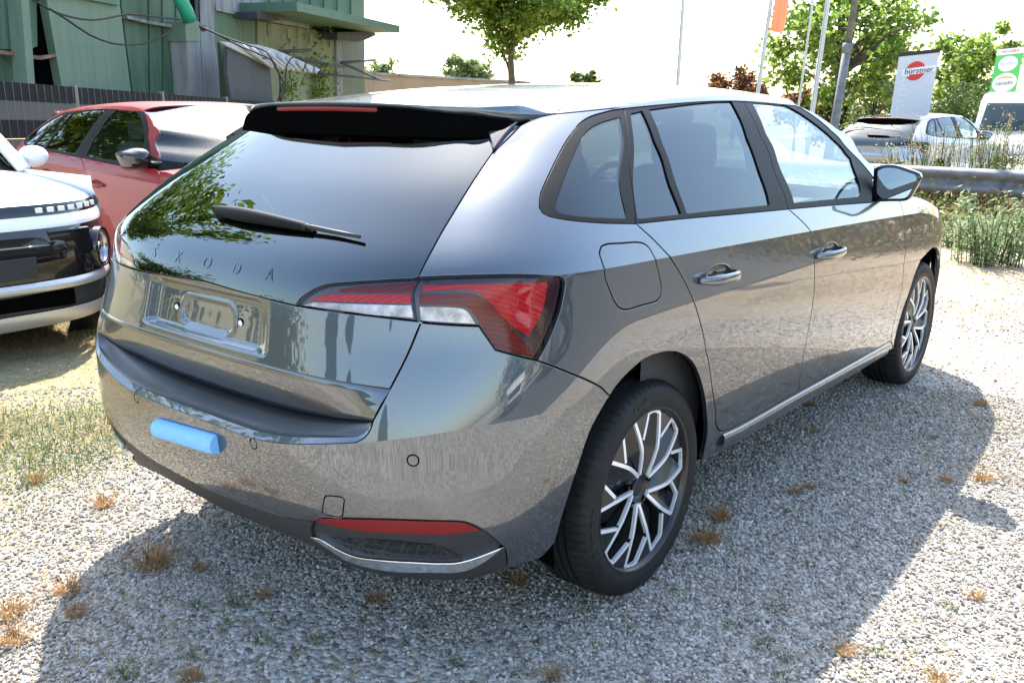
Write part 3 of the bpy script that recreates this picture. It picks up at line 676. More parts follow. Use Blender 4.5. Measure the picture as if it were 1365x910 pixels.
# ---- roof, spoiler
ZC = Spl([-.6, -.42, -.15, .11, .5, .9, 1.2, 1.5, 1.7], [1.378, 1.391, 1.416, 1.438, 1.460, 1.468, 1.462, 1.442, 1.42])
def roofF(s, x):
    s = np.asarray(s, float)+0*np.asarray(x, float); x = np.asarray(x, float)+0*s; t = 1-np.abs(s); sg = np.where(s < 0, -1., 1.)
    z0 = zcr(x)+(ZR(x)-zcr(x))*.40/.42; p0 = P(s_of(x, z0), z0); e = .003; p1 = P(s_of(x, z0-e), z0-e); T = p0-p1; T /= np.linalg.norm(T, axis=-1, keepdims=True)
    p1 = p0+T*.075; p3 = np.stack([x, 0*x, ZC(x)], -1); p2 = p3-np.array([0, .30, 0]); t = t[..., None]
    q = (1-t)**3*p0+3*t*(1-t)**2*p1+3*t*t*(1-t)*p2+t**3*p3
    q[..., 1] *= sg; return q
def pxF(F, pts, guess):
    res = []; q = np.array(guess, float)
    for x, y in pts:
        for _ in range(20):
            e = 1e-4; f0 = proj(F(q[0], q[1])); J = np.stack([(proj(F(q[0]+e, q[1]))-f0)/e, (proj(F(q[0], q[1]+e))-f0)/e], 1)
            q = q+np.clip(np.linalg.solve(J, np.array([x, y])-f0), -.1, .1)
        res.append(q.copy())
    return np.array(res)
_t = np.linspace(0, 1, 17)
def seam_x(t): return .112-.20*np.abs(t)**2.4
seam = np.stack([_t, seam_x(_t)], 1)
hdr = np.stack([_t, 1.53-.06*_t**2], 1)
_rx = np.linspace(seam[-1, 1], hdr[-1, 1], 40)
roof_half = join(seam, np.stack([np.ones(40), _rx], 1), hdr[::-1])
panel('roof_panel', mirror_loop(roof_half), M_PAINT, CAR, F=roofF, res=.06, gap=.0015, rim=.01)
# spoiler: top skin, trailing lip, underside, side fins
U_Y = [0, .2, .36, .46, .515, .54]; U_X = Spl(U_Y, [-.420, -.412, -.385, -.338, -.285, -.215]); U_Z = Spl(U_Y, [1.394, 1.391, 1.385, 1.381, 1.382, 1.386])
L_X = Spl(U_Y, [-.414, -.405, -.376, -.325, -.268, -.212]); L_Z = Spl(U_Y, [1.382, 1.379, 1.369, 1.355, 1.346, 1.340])
ny, nx = 27, 11; yq = np.concatenate([np.linspace(0, .40, 12), np.linspace(.42, .54, 15)])
Gt = []
for y in yq:
    u = y/.54*.975; sm = roofF(u, seam_x(u)-.002); e = .01; dr = (sm-roofF(u, seam_x(u)-.002+e))/e; te = np.array([float(U_X(y)), -y, float(U_Z(y))])
    Lg = np.linalg.norm(te-sm)/3; h1 = sm+dr/np.linalg.norm(dr)*Lg; h2 = te+np.array([1, 0, .06])*Lg; t = np.linspace(0, 1, nx)[:, None]
    Gt.append((1-t)**3*sm+3*t*(1-t)**2*h1+3*t*t*(1-t)*h2+t**3*te)
Gt = np.array(Gt); half_u, half_side = Gt[:, -1], Gt[-1, ::-1]
half_l = np.stack([L_X(yq), -(yq+.006*(yq/.54)**3), L_Z(yq)], 1)
Gfull = np.concatenate([(Gt[1:][::-1])*[1, -1, 1], Gt])
SPOIL = grid_obj('roof_spoiler', Gfull, M_PAINT, CAR)
if SPOIL.data.polygons[len(SPOIL.data.polygons)//2].normal.z < 0: SPOIL.data.flip_normals()
side_l = half_l[-1]+(np.array([-.085, -.568, 1.366])-half_l[-1])*np.linspace(0, 1, nx)[:, None]
eu = np.concatenate([half_u, half_side[1:]]); el = np.concatenate([half_l, side_l[1:]])
eu = np.concatenate([(eu[1:][::-1])*[1, -1, 1], eu]); el = np.concatenate([(el[1:][::-1])*[1, -1, 1], el])
outw = (eu+el)/2-np.array([.1, 0, 0]); outw[:, 2] = 0; outw /= np.linalg.norm(outw, axis=1, keepdims=True)
def dup_fix(o, test):
    me = o.data; k = sum(1 if test(p_) else -1 for p_ in me.polygons)
    if k < 0: me.flip_normals()
lip = grid_obj('spoiler_lip', np.stack([eu, eu+[0, 0, -.0015]+outw*.0025, eu*.55+el*.45+outw*.004, el+outw*.0015, el], 1), M_PAINT, SPOIL)
dup_fix(lip, lambda p_: p_.normal.x < 0)
zg = 1.305; hl = np.concatenate([(half_l[1:][::-1])*[1, -1, 1], half_l]); yy = np.abs(hl[:, 1]); gi = P(s_of(np.minimum(yy, .555), np.full_like(yy, zg), 1), np.full_like(yy, zg)); gi[:, 1] = hl[:, 1]
und = grid_obj('spoiler_underside', np.stack([hl+(gi-hl)*k+np.array([0, 0, .022*math.sin(math.pi*k)]) for k in np.linspace(0, 1, 9)], 1), M_DARK, SPOIL)
dup_fix(und, lambda p_: p_.normal.z < 0)
ys = np.linspace(-.217, .217, 30); B0 = np.stack([L_X(np.abs(ys))-.001, ys, L_Z(np.abs(ys))-.001], 1)
bl_ = grid_obj('brake_light', np.stack([B0+[.004, 0, .001], B0+[-.0035, 0, -.001], B0+[-.0025, 0, -.012], B0+[.006, 0, -.0155], B0+[.03, 0, -.006]], 1), M_REFLECTOR, SPOIL)
dup_fix(bl_, lambda p_: p_.normal.x < 0)
fin = join(L_([(640, 157.5), (660, 160.5), (690, 165.8)]), L_([(690, 165.8), (684, 171), (672, 184), (658.5, 202.5)]), L_([(658.5, 202.5), (654, 190), (649, 176), (640, 157.5)]))
for sd in (1, -1): panel('spoiler_fin', fin, M_BLACKGLOSS, SPOIL, off=.010, gap=.0, bev=.003, rim=.012, res=.02, side=sd)
# ---- windscreen, bonnet
av = np.linspace(0, 1, 15); ae = np.concatenate([a_front[::-1], a_foot[-2:][::-1][:0]]); ap = resample(P(ae[:, 0], ae[:, 1]), 15)
ctr = np.stack([1.535+(2.40-1.535)*av, 0*av, 1.440-(1.440-1.01)*av**1.12], 1); sy = np.linspace(-1, 1, 25)
G = np.array([[ctr[i]+(ap[i]*[1, 1 if k > 0 else -1, 1]-ctr[i])*np.array([k*k, abs(k), abs(k)**2.2]) for k in sy] for i in range(15)])
grid_obj('windscreen', G, M_GLASS_FRONT, CAR, flip=True)
bxs = np.linspace(2.10, 3.12, 20); zt_ = np.interp(bxs, [2.10, 2.35, 2.6, 2.9, 3.12], [1.003, .986, .943, .868, .79])
be = P(s_of(bxs, zt_), zt_); G = []
for i, x in enumerate(bxs):
    cz = np.interp(x, [2.1, 2.42, 2.8, 3.0, 3.12], [1.03, 1.030, .985, .91, .805]); cx = x+.04+.175*max(0, (x-2.6)/.52)**2
    G.append([np.array([cx+(be[i][0]-cx)*k*k, be[i][1]*k, cz+(be[i][2]-cz)*abs(k)**2.6]) for k in sy])
_ck = np.abs(sy)**(1/.55); G = G[:-2]+[list(noseF(np.full_like(sy, .80), np.where(sy > 0, np.arccos(np.clip(_ck, 0, 1)), math.pi-np.arccos(np.clip(_ck, 0, 1))))+np.array([0, 0, .002]))]
bon = grid_obj('bonnet', np.array(G), M_PAINT, CAR)
# ---- dark inner shell, arch liners, floor
def shell(s0, s1, z0, z1, n, m, off, name, mat, keep=None):
    S, Z_ = np.meshgrid(np.linspace(s0, s1, n), np.linspace(z0, z1, m)); Q = P(S, Z_)-Nrm(P, S, Z_)*off; Fc = []
    c = (Q[:-1, :-1]+Q[1:, 1:])/2
    for i in range(m-1):
        for j in range(n-1):
            if keep is None or keep(c[i, j]): Fc.append((i*n+j, i*n+j+1, (i+1)*n+j+1, (i+1)*n+j))
    V = Q.reshape(-1, 3); nv = len(V)
    return mesh_obj(name, V, Fc, mat, CAR), V, Fc
keepf = lambda c: (c[0] < 2.0 or c[2] < np.interp(c[0], [2.0, 2.35, 2.6, 2.9, 3.12, 3.4], [.98, .95, .90, .82, .74, .62])) and c[0] < 3.3 and min(math.hypot(c[0]+.01, c[2]-.32), math.hypot(c[0]-2.655, c[2]-.32)) > .415
for s0, s1 in ((1.2, 6.2), (-6.2, -1.2)): shell(s0, s1, .27, 1.0, 160, 26, .024, 'inner_shell', M_DARK, keepf)
for s0, s1 in ((.78, 1.25), (-1.25, -.78)): shell(s0, s1, .36, 1.03, 20, 26, .034, 'inner_shell', M_DARK, keepf)
shell(-.80, .80, .36, .92, 60, 20, .105, 'inner_shell', M_DARK)
for wx in (-.005, 2.657):
    for sd in (1, -1):
        V, Fc = lathe([(.408 if wx > 1 else .418, -.80 if wx > 1 else -.835), (.41, -.78), (.41, -.60)], 44, 'y', math.radians(2 if wx > 1 else -4), math.radians(178 if wx > 1 else 192))
        V = [(v[0]+wx, v[1]*sd, v[2]+.325) for v in V]; mesh_obj('wheel_arch_liner', V, Fc, M_DARK, CAR)
        V, Fc = lathe([(.43, -.60), (.02, -.60)], 40); V = [(v[0]+wx, v[1]*sd, max(.30, v[2]+.325)) for v in V]; mesh_obj('arch_back', V, Fc, M_DARK, CAR)
bm = bmesh.new(); box_bm(bm, (1.45, 0, .245), (3.2, 1.2, .08)); box_bm(bm, (1.33, 0, .26), (1.65, 1.50, .08)); box_bm(bm, (-.52, 0, .34), (.36, 1.0, .05)); bm_obj('underbody', bm, M_DARK, CAR)
bm = bmesh.new(); box_bm(bm, (-.66, .60, .275), (.16, .16, .10), bevel=.03); bm_obj('exhaust_silencer', bm, M_DARK, CAR)
# ---- door mirror
def onX(x, y, X):
    d = ray(x, y); return CAM+d*(X-CAM[0])/d[0]
mp = [(1165, 226), (1172, 221.5), (1189, 220.3), (1208, 225.5), (1226, 233.2), (1226.5, 238), (1219.5, 252), (1211, 265.5), (1205, 267.5), (1188, 268), (1168, 267.5), (1164.5, 262)]
XM = 1.83
ring = np.array([onX(a, b, XM) for a, b in mp]); rc = ring.mean(0)
rings_m = [(.0, .86), (0., 1.0), (.012, 1.035), (.05, 1.03), (.10, .93), (.135, .72), (.155, .40), (.16, .0)]
for sd in (1, -1):
    V = []; Fc = []; n = len(ring)*3
    dense = smooth_line(np.concatenate([ring, ring[:1]]), .012); dense = resample(dense, n+1)[:-1]
    for dx, k in rings_m:
        V += [((q-rc)*[0, k, k]+rc+[dx, .02*dx/.16, 0])*[1, sd, 1] for q in dense]
    for i in range(len(rings_m)-1):
        for k in range(n): Fc.append((i*n+k, i*n+(k+1) % n, (i+1)*n+(k+1) % n, (i+1)*n+k))
    if sd < 0: Fc = [f[::-1] for f in Fc]
    mir = mesh_obj('door_mirror', V, Fc, M_BLACKGLOSS, CAR)
    q0 = [((q-rc)*[0, .86, .86]+rc+[.004, 0, 0])*[1, sd, 1] for q in dense]; f_ = tuple(range(n)); 
    mesh_obj('mirror_glass', q0, [f_ if sd < 0 else f_[::-1]], M_MIRROR, mir, smooth=False)
    base = np.array([rc[0]+.05, ring[:, 1].max(), rc[2]-.03])
    V, Fc = tube([base*[1, sd, 1]+np.array([0, -.05*sd, -.005]), base*[1, sd, 1]+np.array([.01, .02*sd, -.02]), base*[1, sd, 1]+np.array([.02, .09*sd, -.035])], [.03, .035, .045], 12)
    mesh_obj('mirror_arm', V, Fc, M_TRIM, mir)
    V, Fc = merge([(list(((q-rc)*[0, k, k]+rc+[dx, .02*dx/.16-.0015, 0.0015])*[1, sd, 1] for q in dense[:n//2+2]), []) for dx, k in rings_m[2:7]])
# ---- wheels
def make_wheel(cx, sd):
    W = bpy.data.objects.new('wheel', None); link(W, CAR); W.location = (cx, -.755*sd, .3185)
    R = .3215
    prof = [(.238, -.092), (.244, -.100), (.258, -.1045), (.275, -.1065), (.290, -.104), (.302, -.099), (.311, -.090), (.3165, -.078), (.3195, -.06), (.3205, -.045)]
    for g in (-.040, -.013, .013, .040): prof += [(.3212, g-.0045), (.3135, g-.0040), (.3135, g+.0040), (.3212, g+.0045)]
    prof += [(.3205, .06), (.3165, .078), (.311, .09), (.29, .104), (.26, .10), (.238, .09)]
    seg = 288; V = []; Fc = []
    for r_, h_ in prof:
        for k in range(seg):
            a = 2*math.pi*k/seg; rr = r_-(.0042 if (k % 4 == 0 and .056 < abs(h_) < .092) else 0); V.append((math.cos(a)*rr, h_, math.sin(a)*rr))
    for i in range(len(prof)-1):
        for k in range(seg): Fc.append((i*seg+k, i*seg+(k+1) % seg, (i+1)*seg+(k+1) % seg, (i+1)*seg+k))
    V = [(x, y*sd, z) for x, y, z in V]
    if sd > 0: Fc = [f[::-1] for f in Fc]
    ty = mesh_obj('tyre', V, Fc, M_TYRE, W); ty.data.set_sharp_from_angle(angle=math.radians(30))
    for wd_, a_c, sgn in (('Laufenn', 97, 1), ('Laufenn', 277, 1), ('G FIT EQ', 187, 1)):
        V, Fc = text_mesh(wd_, .034, .0009); an = np.radians(a_c)-V[:, 0]*1.15/.276; rr_t = .276+V[:, 1]
        mesh_obj('sidewall_lettering', np.stack([rr_t*np.cos(an), (-.1062-V[:, 2])*sd, rr_t*np.sin(an)], 1), Fc if sd > 0 else [f[::-1] for f in Fc], M_TYRETEXT, ty, smooth=False)
    # rim barrel
    V, Fc = lathe([(.246, -.098), (.2445, -.1015), (.240, -.1015), (.234, -.096), (.229, -.080), (.224, -.05), (.215, -.02), (.21, .09)], 96); V = [(x, y*sd, z) for x, y, z in V]
    mesh_obj('rim', V, Fc if sd < 0 else [f[::-1] for f in Fc], M_RIMBLACK, W).data.set_sharp_from_angle(angle=math.radians(50))
    V, Fc = lathe([(.215, -.030), (.10, -.028), (.03, -.03)], 64); V = [(x, y*sd, z) for x, y, z in V]; mesh_obj('brake_disc', V, Fc if sd < 0 else [f[::-1] for f in Fc], M_DARK, W)
    # ten pinwheel blades: machined hook edge over a dark facet
    # 2D in wheel plane (u right as seen from outside, v up)
    def pol(r, a): return np.array([r*math.cos(math.radians(a)), r*math.sin(math.radians(a))])
    rim_o = bpy.data.objects.new('spokes', None)
    Vs = []; Fs = []; Vb = []; Fb = []
    def ribbon(pts, w, y0, V, Fc, thick=.010):
        pts = smooth_line(np.array(pts), .012); n = len(pts); t = np.gradient(pts, axis=0); t /= np.linalg.norm(t, axis=1, keepdims=True); nn = np.stack([-t[:, 1], t[:, 0]], 1)
        b = len(V); ys_ = np.array([y0(q) for q in pts])
        for i in range(n):
            for k, dy in ((-.5, thick), (-.5, 0), (.5, 0), (.5, thick)): q = pts[i]+nn[i]*w*k; V.append((q[0], ys_[i]+dy, q[1]))
        for i in range(n-1):
            for k in range(3): Fc.append((b+i*4+k, b+i*4+k+1, b+(i+1)*4+k+1, b+(i+1)*4+k))
        Fc.append((b, b+1, b+2, b+3)); Fc.append((b+(n-1)*4+3, b+(n-1)*4+2, b+(n-1)*4+1, b+(n-1)*4))
    face = lambda q: -.086-.010*math.sin(min(1, np.hypot(*q)/.24)*math.pi)+.014*(1-min(1, np.hypot(*q)/.13))
    HK = []
    for k in range(5):
        ro = 106+72*k
        HK.append((pol(.046, ro-4), pol(.135, ro-5), pol(.2275, ro-1), pol(.2285, ro+15), pol(.160, ro+27.5)))
        HK.append((pol(.046, ro+8), pol(.128, ro+27.5), pol(.2275, ro+36), pol(.2285, ro+52), pol(.160, ro+63.5)))
    for k in range(10):
        hub, mid, elb, tip, ret = HK[k]; h2, m2, e2, t2, r2 = HK[(k+1) % 10]; arc = (elb+tip)/2; arc = arc/np.linalg.norm(arc)*.2325
        ribbon([hub, mid, elb], .0108, face, Vs, Fs); ribbon([elb, arc, tip], .0125, face, Vs, Fs); ribbon([tip, (tip+ret)/2, ret], .0098, face, Vs, Fs)
        dp = lambda q, d: (q[0], face(q)+d, q[1])
        b = len(Vb); Vb += [dp(ret, .001), dp(tip, .001), dp((tip+e2)/2/np.linalg.norm((tip+e2)/2)*.232, .001), dp(e2, .001), dp((m2+e2)/2, .001)]; Fb.append((b, b+1, b+2, b+3, b+4))           # gloss corner panel
        b = len(Vb); Vb += [dp(hub, .003), dp(mid, .003), dp(elb, .003), dp((hub+h2)/2, .016), dp((mid+m2)/2*1.02, .024), dp(arc*.985, .022), dp(h2, .030), dp((m2*.5+ret*.5), .040), dp(tip*.98, .036)]
        Fb += [(b, b+1, b+4, b+3), (b+1, b+2, b+5, b+4), (b+3, b+4, b+7, b+6), (b+4, b+5, b+8, b+7)]
        b = len(Vb); Vb += [dp(ret, .002), dp(tip, .002), dp(ret, .04), dp(tip, .036), dp(h2, .002), dp(m2, .002), dp(h2, .032), dp(m2, .042)]; Fb += [(b, b+1, b+3, b+2), (b+4, b+5, b+7, b+6), (b+5, b, b+2, b+7)]
    fl = lambda V: [(x*(1 if sd > 0 else 1), y*sd, z) for x, y, z in V]
    mesh_obj('alloy_blades', fl(Vb), Fb, M_RIMBLACK, W, smooth=False)
    mesh_obj('machined_edges', fl(Vs), Fs, M_ALLOY, W, smooth=False)
    V, Fc = lathe([(.0, -.072), (.024, -.072), (.0265, -.069), (.027, -.064), (.031, -.066), (.037, -.070), (.060, -.076), (.068, -.060), (.07, -.03)], 48); mesh_obj('hub', fl(V), Fc if sd < 0 else [f[::-1] for f in Fc], M_RIMBLACK, W).data.set_sharp_from_angle(angle=math.radians(30))
    for k in range(5):
        q = pol(.056, 90+72*k); V, Fc = lathe([(.0, -.070), (.006, -.071), (.0105, -.077), (.0125, -.077), (.013, -.06)], 16)
        mesh_obj('wheel_bolt', fl([(x+q[0], y, z+q[1]) for x, y, z in V]), Fc if sd < 0 else [f[::-1] for f in Fc], M_DARK, W)
    return W
WHEELS = [make_wheel(x, sd) for x in (0, 2.649) for sd in (1, -1)]
WHEELS[2].rotation_euler = (0, math.radians(9), 0)
# ---- rear wiper
q0 = px([(292, 286), (330, 293), (375, 301), (415, 308), (483, 321)])
pw = P(q0[:, 0], q0[:, 1]); nw = Nrm(P, q0[:, 0], q0[:, 1])
hgt = np.array([.030, .034, .030, .022, .016]); pw = pw+nw*(hgt[:, None]*.55)
V = []; Fc = []; pd_ = smooth_line(pw[:4], .02); n = len(pd_)
for i in range(n):
    t = i/(n-1); w = (.016+.012*math.sin(min(1, t*2.4)*PI2))*(1-.45*max(0, t-.25)/.75); tv = pd_[min(i+1, n-1)]-pd_[max(i-1, 0)]; tv /= np.linalg.norm(tv); nv = nw[0]; wv = np.cross(nv, tv); hh = (.014+.006*math.sin(t*math.pi))*(1-.35*t)
    if t < .04: w *= .55
    for k in range(10):
        a = 2*math.pi*k/10; V.append(pd_[i]+wv*w*math.cos(a)*.75+nv*hh*math.sin(a))
for i in range(n-1):
    for k in range(10): Fc.append((i*10+k, i*10+(k+1) % 10, (i+1)*10+(k+1) % 10, (i+1)*10+k))
Fc += [tuple(range(10)), tuple((n-1)*10+k for k in range(10))[::-1]]
WIP = mesh_obj('rear_wiper', V, Fc, M_TRIM, CAR)
bd = P(q0[:, 0], q0[:, 1])+nw*.010; tube_obj('wiper_blade', [bd[2]+nw[2]*.004, bd[3]+nw[3]*.006, (bd[3]+bd[4])/2+nw[4]*.004, bd[4]+nw[4]*.004], [.006, .0065, .006, .0045], M_PLASTIC, WIP, 8)
tube_obj('wiper_pivot', [P(*q0[0])-nw[0]*.01+np.array([0, -.02, 0]), pw[0]+np.array([0, -.02, 0])], .02, M_TRIM, WIP, 14)
# ---- interior
bm = bmesh.new(); box_bm(bm, (1.2, 0, .36), (2.6, 1.45, .06)); box_bm(bm, (-.25, 0, .62), (.8, 1.2, .05)); box_bm(bm, (1.33, 0, .325), (1.74, 1.69, .04)); bm_obj('cabin_floor', bm, M_INT, CAR)
bm = bmesh.new(); box_bm(bm, (-.15, 0, .985), (.85, 1.24, .03), bevel=.01); bm_obj('parcel_shelf', bm, M_INT, CAR)
def seat(name, x, y, w, rear=False):
    bm = bmesh.new(); box_bm(bm, (x+.24, y, .56), (.5, w, .2), bevel=.05)
    box_bm(bm, (x-.06, y, .86), (.15, w, .62), Matrix.Rotation(math.radians(-16), 3, 'Y'), bevel=.05); se = bm_obj(name, bm, M_SEAT, CAR, True, 40)
    for yy_ in ([y] if not rear else [y-.36, y+.36]):
        bm = bmesh.new(); box_bm(bm, (x-.18, yy_, 1.24), (.10, .26, .17), Matrix.Rotation(math.radians(-12), 3, 'Y'), bevel=.04)
        box_bm(bm, (x-.165, yy_-.06, 1.14), (.014, .014, .12)); box_bm(bm, (x-.165, yy_+.06, 1.14), (.014, .014, .12)); bm_obj('headrest', bm, M_SEAT, se, True, 40)
seat('front_seat', 1.18, -.37, .5); seat('front_seat', 1.18, .37, .5); seat('rear_bench', .32, 0, 1.25, True)
bm = bmesh.new(); box_bm(bm, (2.02, 0, .84), (.5, 1.42, .26), bevel=.06); box_bm(bm, (1.80, 0, .97), (.06, .24, .15), bevel=.01); box_bm(bm, (1.86, .37, .98), (.14, .36, .08), bevel=.03); bm_obj('dashboard', bm, M_INT, CAR, True, 40)
V, Fc = tube([(1.70+.05*math.sin(a)*.4, .37+.18*math.cos(a), .93+.18*math.sin(a)) for a in np.linspace(0, 2*math.pi, 33)[:-1]], .016, 8, False, True); sw = mesh_obj('steering_wheel', V, Fc, M_INT, CAR)
bm = bmesh.new(); box_bm(bm, (1.72, .37, .93), (.04, .34, .05), bevel=.01); box_bm(bm, (1.74, .37, .90), (.05, .13, .12), bevel=.02); box_bm(bm, (1.85, .37, .9), (.25, .05, .05)); bm_obj('steering_hub', bm, M_INT, sw)
_hx, _hs = np.meshgrid(np.linspace(-.12, 1.46, 20), np.linspace(-.86, .86, 16)); Gh = roofF(_hs, _hx)-np.array([0, 0, .03]); grid_obj('headliner', Gh, M_INTLIGHT, CAR)
bm = bmesh.new(); box_bm(bm, (1.55, 0, 1.345), (.02, .22, .06), bevel=.01); bm_obj('interior_mirror', bm, M_INT, CAR)
for sd in (1, -1):
    Gd = []
    for z in np.linspace(.4, 1.045, 8):
        xs_ = np.linspace(.0, 2.0, 20); Gd.append(np.stack([xs_, -(wfun(xs_, np.full(20, z))-.075)*sd, np.full(20, z)], 1))
    grid_obj('door_card', np.array(Gd), M_INT, CAR)
    tube_obj('seat_belt_pillar', [(.95, -.72*sd, 1.04), (.98, -.66*sd, 1.25), (1.0, -.565*sd, 1.40)], .035, M_INT, CAR, 8)
    tube_obj('inner_c_pillar', [(-.36, -.58*sd, 1.02), (-.22, -.54*sd, 1.18), (-.06, -.47*sd, 1.31)], .045, M_INT, CAR, 8)
# ---- blue foam block on the bumper
fp = px([(207, 567), (291, 592)]); 
def foam():
    n = 26; V = []; Fc = []; s_ = np.linspace(fp[0, 0], fp[1, 0], n); z_ = np.linspace(fp[0, 1], fp[1, 1], n); c = P(s_, z_); nn = Nrm(P, s_, z_); m = 12
    for i in range(n):
        t = i/(n-1); k = 1. if i not in (0, n-1) else .9; e_ = math.sqrt(max(.02, min(1, (t+.02)/.10)))
        for j in range(m+1):
            a = math.pi*j/m; V.append(c[i]+np.array([0, 0, 1])*.027*math.cos(a)*k*e_+nn[i]*(.030*math.sin(a)**.7*k*e_-.002))
    for i in range(n-1):
        for j in range(m): Fc.append((i*(m+1)+j, i*(m+1)+j+1, (i+1)*(m+1)+j+1, (i+1)*(m+1)+j))
        Fc.append((i*(m+1)+m, i*(m+1), (i+1)*(m+1), (i+1)*(m+1)+m))
    Fc += [tuple(range(m+1))[::-1], tuple((n-1)*(m+1)+j for j in range(m+1))]
    o = mesh_obj('foam_block', V, Fc, M_FOAM); o.data.set_sharp_from_angle(angle=math.radians(50)); bm = bmesh.new(); bm.from_mesh(o.data); bmesh.ops.recalc_face_normals(bm, faces=bm.faces); bm.to_mesh(o.data); bm.free()
    return tag(o, 'bright blue half-round foam protection block stuck on the grey rear bumper', 'foam block')
foam()

# ================================================================== ground
def fast_mesh(name, V, Fq, mat, parent=None, smooth=False):
    V = np.asarray(V, np.float32); Fq = np.asarray(Fq, np.int32); me = bpy.data.meshes.new(name); k = Fq.shape[1]
    me.vertices.add(len(V)); me.vertices.foreach_set('co', V.ravel()); me.loops.add(Fq.size); me.loops.foreach_set('vertex_index', Fq.ravel())
    me.polygons.add(len(Fq)); me.polygons.foreach_set('loop_start', np.arange(0, Fq.size, k, dtype=np.int32)); me.polygons.foreach_set('loop_total', np.full(len(Fq), k, np.int32))
    me.update(calc_edges=True)
    if smooth: me.polygons.foreach_set('use_smooth', np.ones(len(Fq), bool))
    if mat is not None: me.materials.append(mat)
    return link(bpy.data.objects.new(name, me), parent)
def ground_mat():
    m, N, L = newmat('gravel_ground'); b = bsdf(N, (.4, .38, .35), .95, spec=.2)
    c = N.new('ShaderNodeTexCoord'); v = c.outputs['Object']
    vo = N.new('ShaderNodeTexVoronoi'); vo.inputs['Scale'].default_value = 62; L.new(v, vo.inputs['Vector'])
    sep = N.new('ShaderNodeSeparateColor'); L.new(vo.outputs['Color'], sep.inputs[0])
    st = ramp(N, [(0, (.16, .14, .115)), (.3, (.30, .27, .23)), (.6, (.42, .385, .335)), (1, (.58, .55, .49))]); L.new(sep.outputs[0], st.inputs[0])
    n1 = noise(N, L, .9, 6, .62, vec=v); n2 = noise(N, L, 5., 5, .65, vec=v); n3 = noise(N, L, .16, 4, .6, vec=v)
    # dry soil and straw in patches
    r1 = ramp(N, [(.50, (0, 0, 0)), (.62, (1, 1, 1))]); L.new(n1.outputs['Fac'], r1.inputs[0])
    so = ramp(N, [(.3, (.33, .235, .140)), (.7, (.50, .385, .255))]); L.new(n2.outputs['Fac'], so.inputs[0])
    # distance from the car: further off more soil, grass to the left
    sp = N.new('ShaderNodeSeparateXYZ'); L.new(v, sp.inputs[0])
    far = N.new('ShaderNodeMapRange'); far.inputs[1].default_value = 3.3; far.inputs[2].default_value = 5.5; L.new(sp.outputs[0], far.inputs[0])
    mx0 = N.new('ShaderNodeMath'); mx0.operation = 'MAXIMUM'; 
    k1 = N.new('ShaderNodeMath'); k1.operation = 'MULTIPLY'; k1.inputs[1].default_value = .42; L.new(r1.outputs[0], k1.inputs[0])
    k2 = N.new('ShaderNodeMath'); k2.operation = 'MULTIPLY'; k2.inputs[1].default_value = .80; L.new(far.outputs[0], k2.inputs[0]); L.new(k1.outputs[0], mx0.inputs[0]); L.new(k2.outputs[0], mx0.inputs[1])
    m1 = N.new('ShaderNodeMix'); m1.data_type = 'RGBA'; L.new(mx0.outputs[0], m1.inputs[0]); L.new(st.outputs[0], m1.inputs[6]); L.new(so.outputs[0], m1.inputs[7])
    # lawn tint left of the car
    lf = N.new('ShaderNodeMapRange'); lf.inputs[1].default_value = .7; lf.inputs[2].default_value = 1.6
    ad = N.new('ShaderNodeMath'); ad.operation = 'ADD'; n4 = N.new('ShaderNodeMath'); n4.operation = 'MULTIPLY_ADD'; n4.inputs[1].default_value = 1.6; n4.inputs[2].default_value = -.8; L.new(n1.outputs['Fac'], n4.inputs[0]); L.new(sp.outputs[1], ad.inputs[0]); L.new(n4.outputs[0], ad.inputs[1]); L.new(ad.outputs[0], lf.inputs[0])
    gr = ramp(N, [(.35, (.30, .22, .11)), (.55, (.20, .18, .07)), (.75, (.12, .13, .045))]); L.new(n2.outputs['Fac'], gr.inputs[0])
    k3 = N.new('ShaderNodeMath'); k3.operation = 'MULTIPLY'; k3.inputs[1].default_value = .8; L.new(lf.outputs[0], k3.inputs[0])
    m2 = N.new('ShaderNodeMix'); m2.data_type = 'RGBA'; L.new(k3.outputs[0], m2.inputs[0]); L.new(m1.outputs[2], m2.inputs[6]); L.new(gr.outputs[0], m2.inputs[7])
    L.new(m2.outputs[2], b.inputs['Base Color'])
    bb = bump(N, L, vo.outputs['Distance'], .9, .012); bb.invert = True; b2 = bump(N, L, n2.outputs['Fac'], .5, .02, bb.outputs[0]); L.new(b2.outputs[0], b.inputs['Normal'])
    out(m, N, L, b.outputs[0]); return m
M_GROUND = ground_mat()
# one sheet, fine near the car, falling away a little beyond the guard rail
def axis(n, lim, p=3.0):
    t = np.linspace(-1, 1, n); return np.sign(t)*np.abs(t)**p*lim
gx, gy = np.meshgrid(axis(121, 900)+1.0, axis(121, 900)+.5)
def ground_h(x, y):
    x = np.asarray(x, float); y = np.asarray(y, float)
    h = .012*np.sin(1.7*x+.6)*np.sin(1.3*y+1.)+.008*np.sin(3.1*x-1.2*y)
    d = np.minimum(np.hypot(x-1.3, y)/3, 1); h = h*d-.006
    ex = (x-12.2)*math.cos(.05)+(y+1.0)*math.sin(.05)*0
    return h-np.clip(.09*ex, 0, .75)*(1-sstep(9, 13, y))
gz = ground_h(gx, gy); n = gx.shape[0]
idx = np.arange(n*n).reshape(n, n); Fq = np.stack([idx[:-1, :-1], idx[:-1, 1:], idx[1:, 1:], idx[1:, :-1]], -1).reshape(-1, 4)
struct(fast_mesh('ground', np.stack([gx, gy, gz], -1).reshape(-1, 3), Fq, M_GROUND, smooth=True))

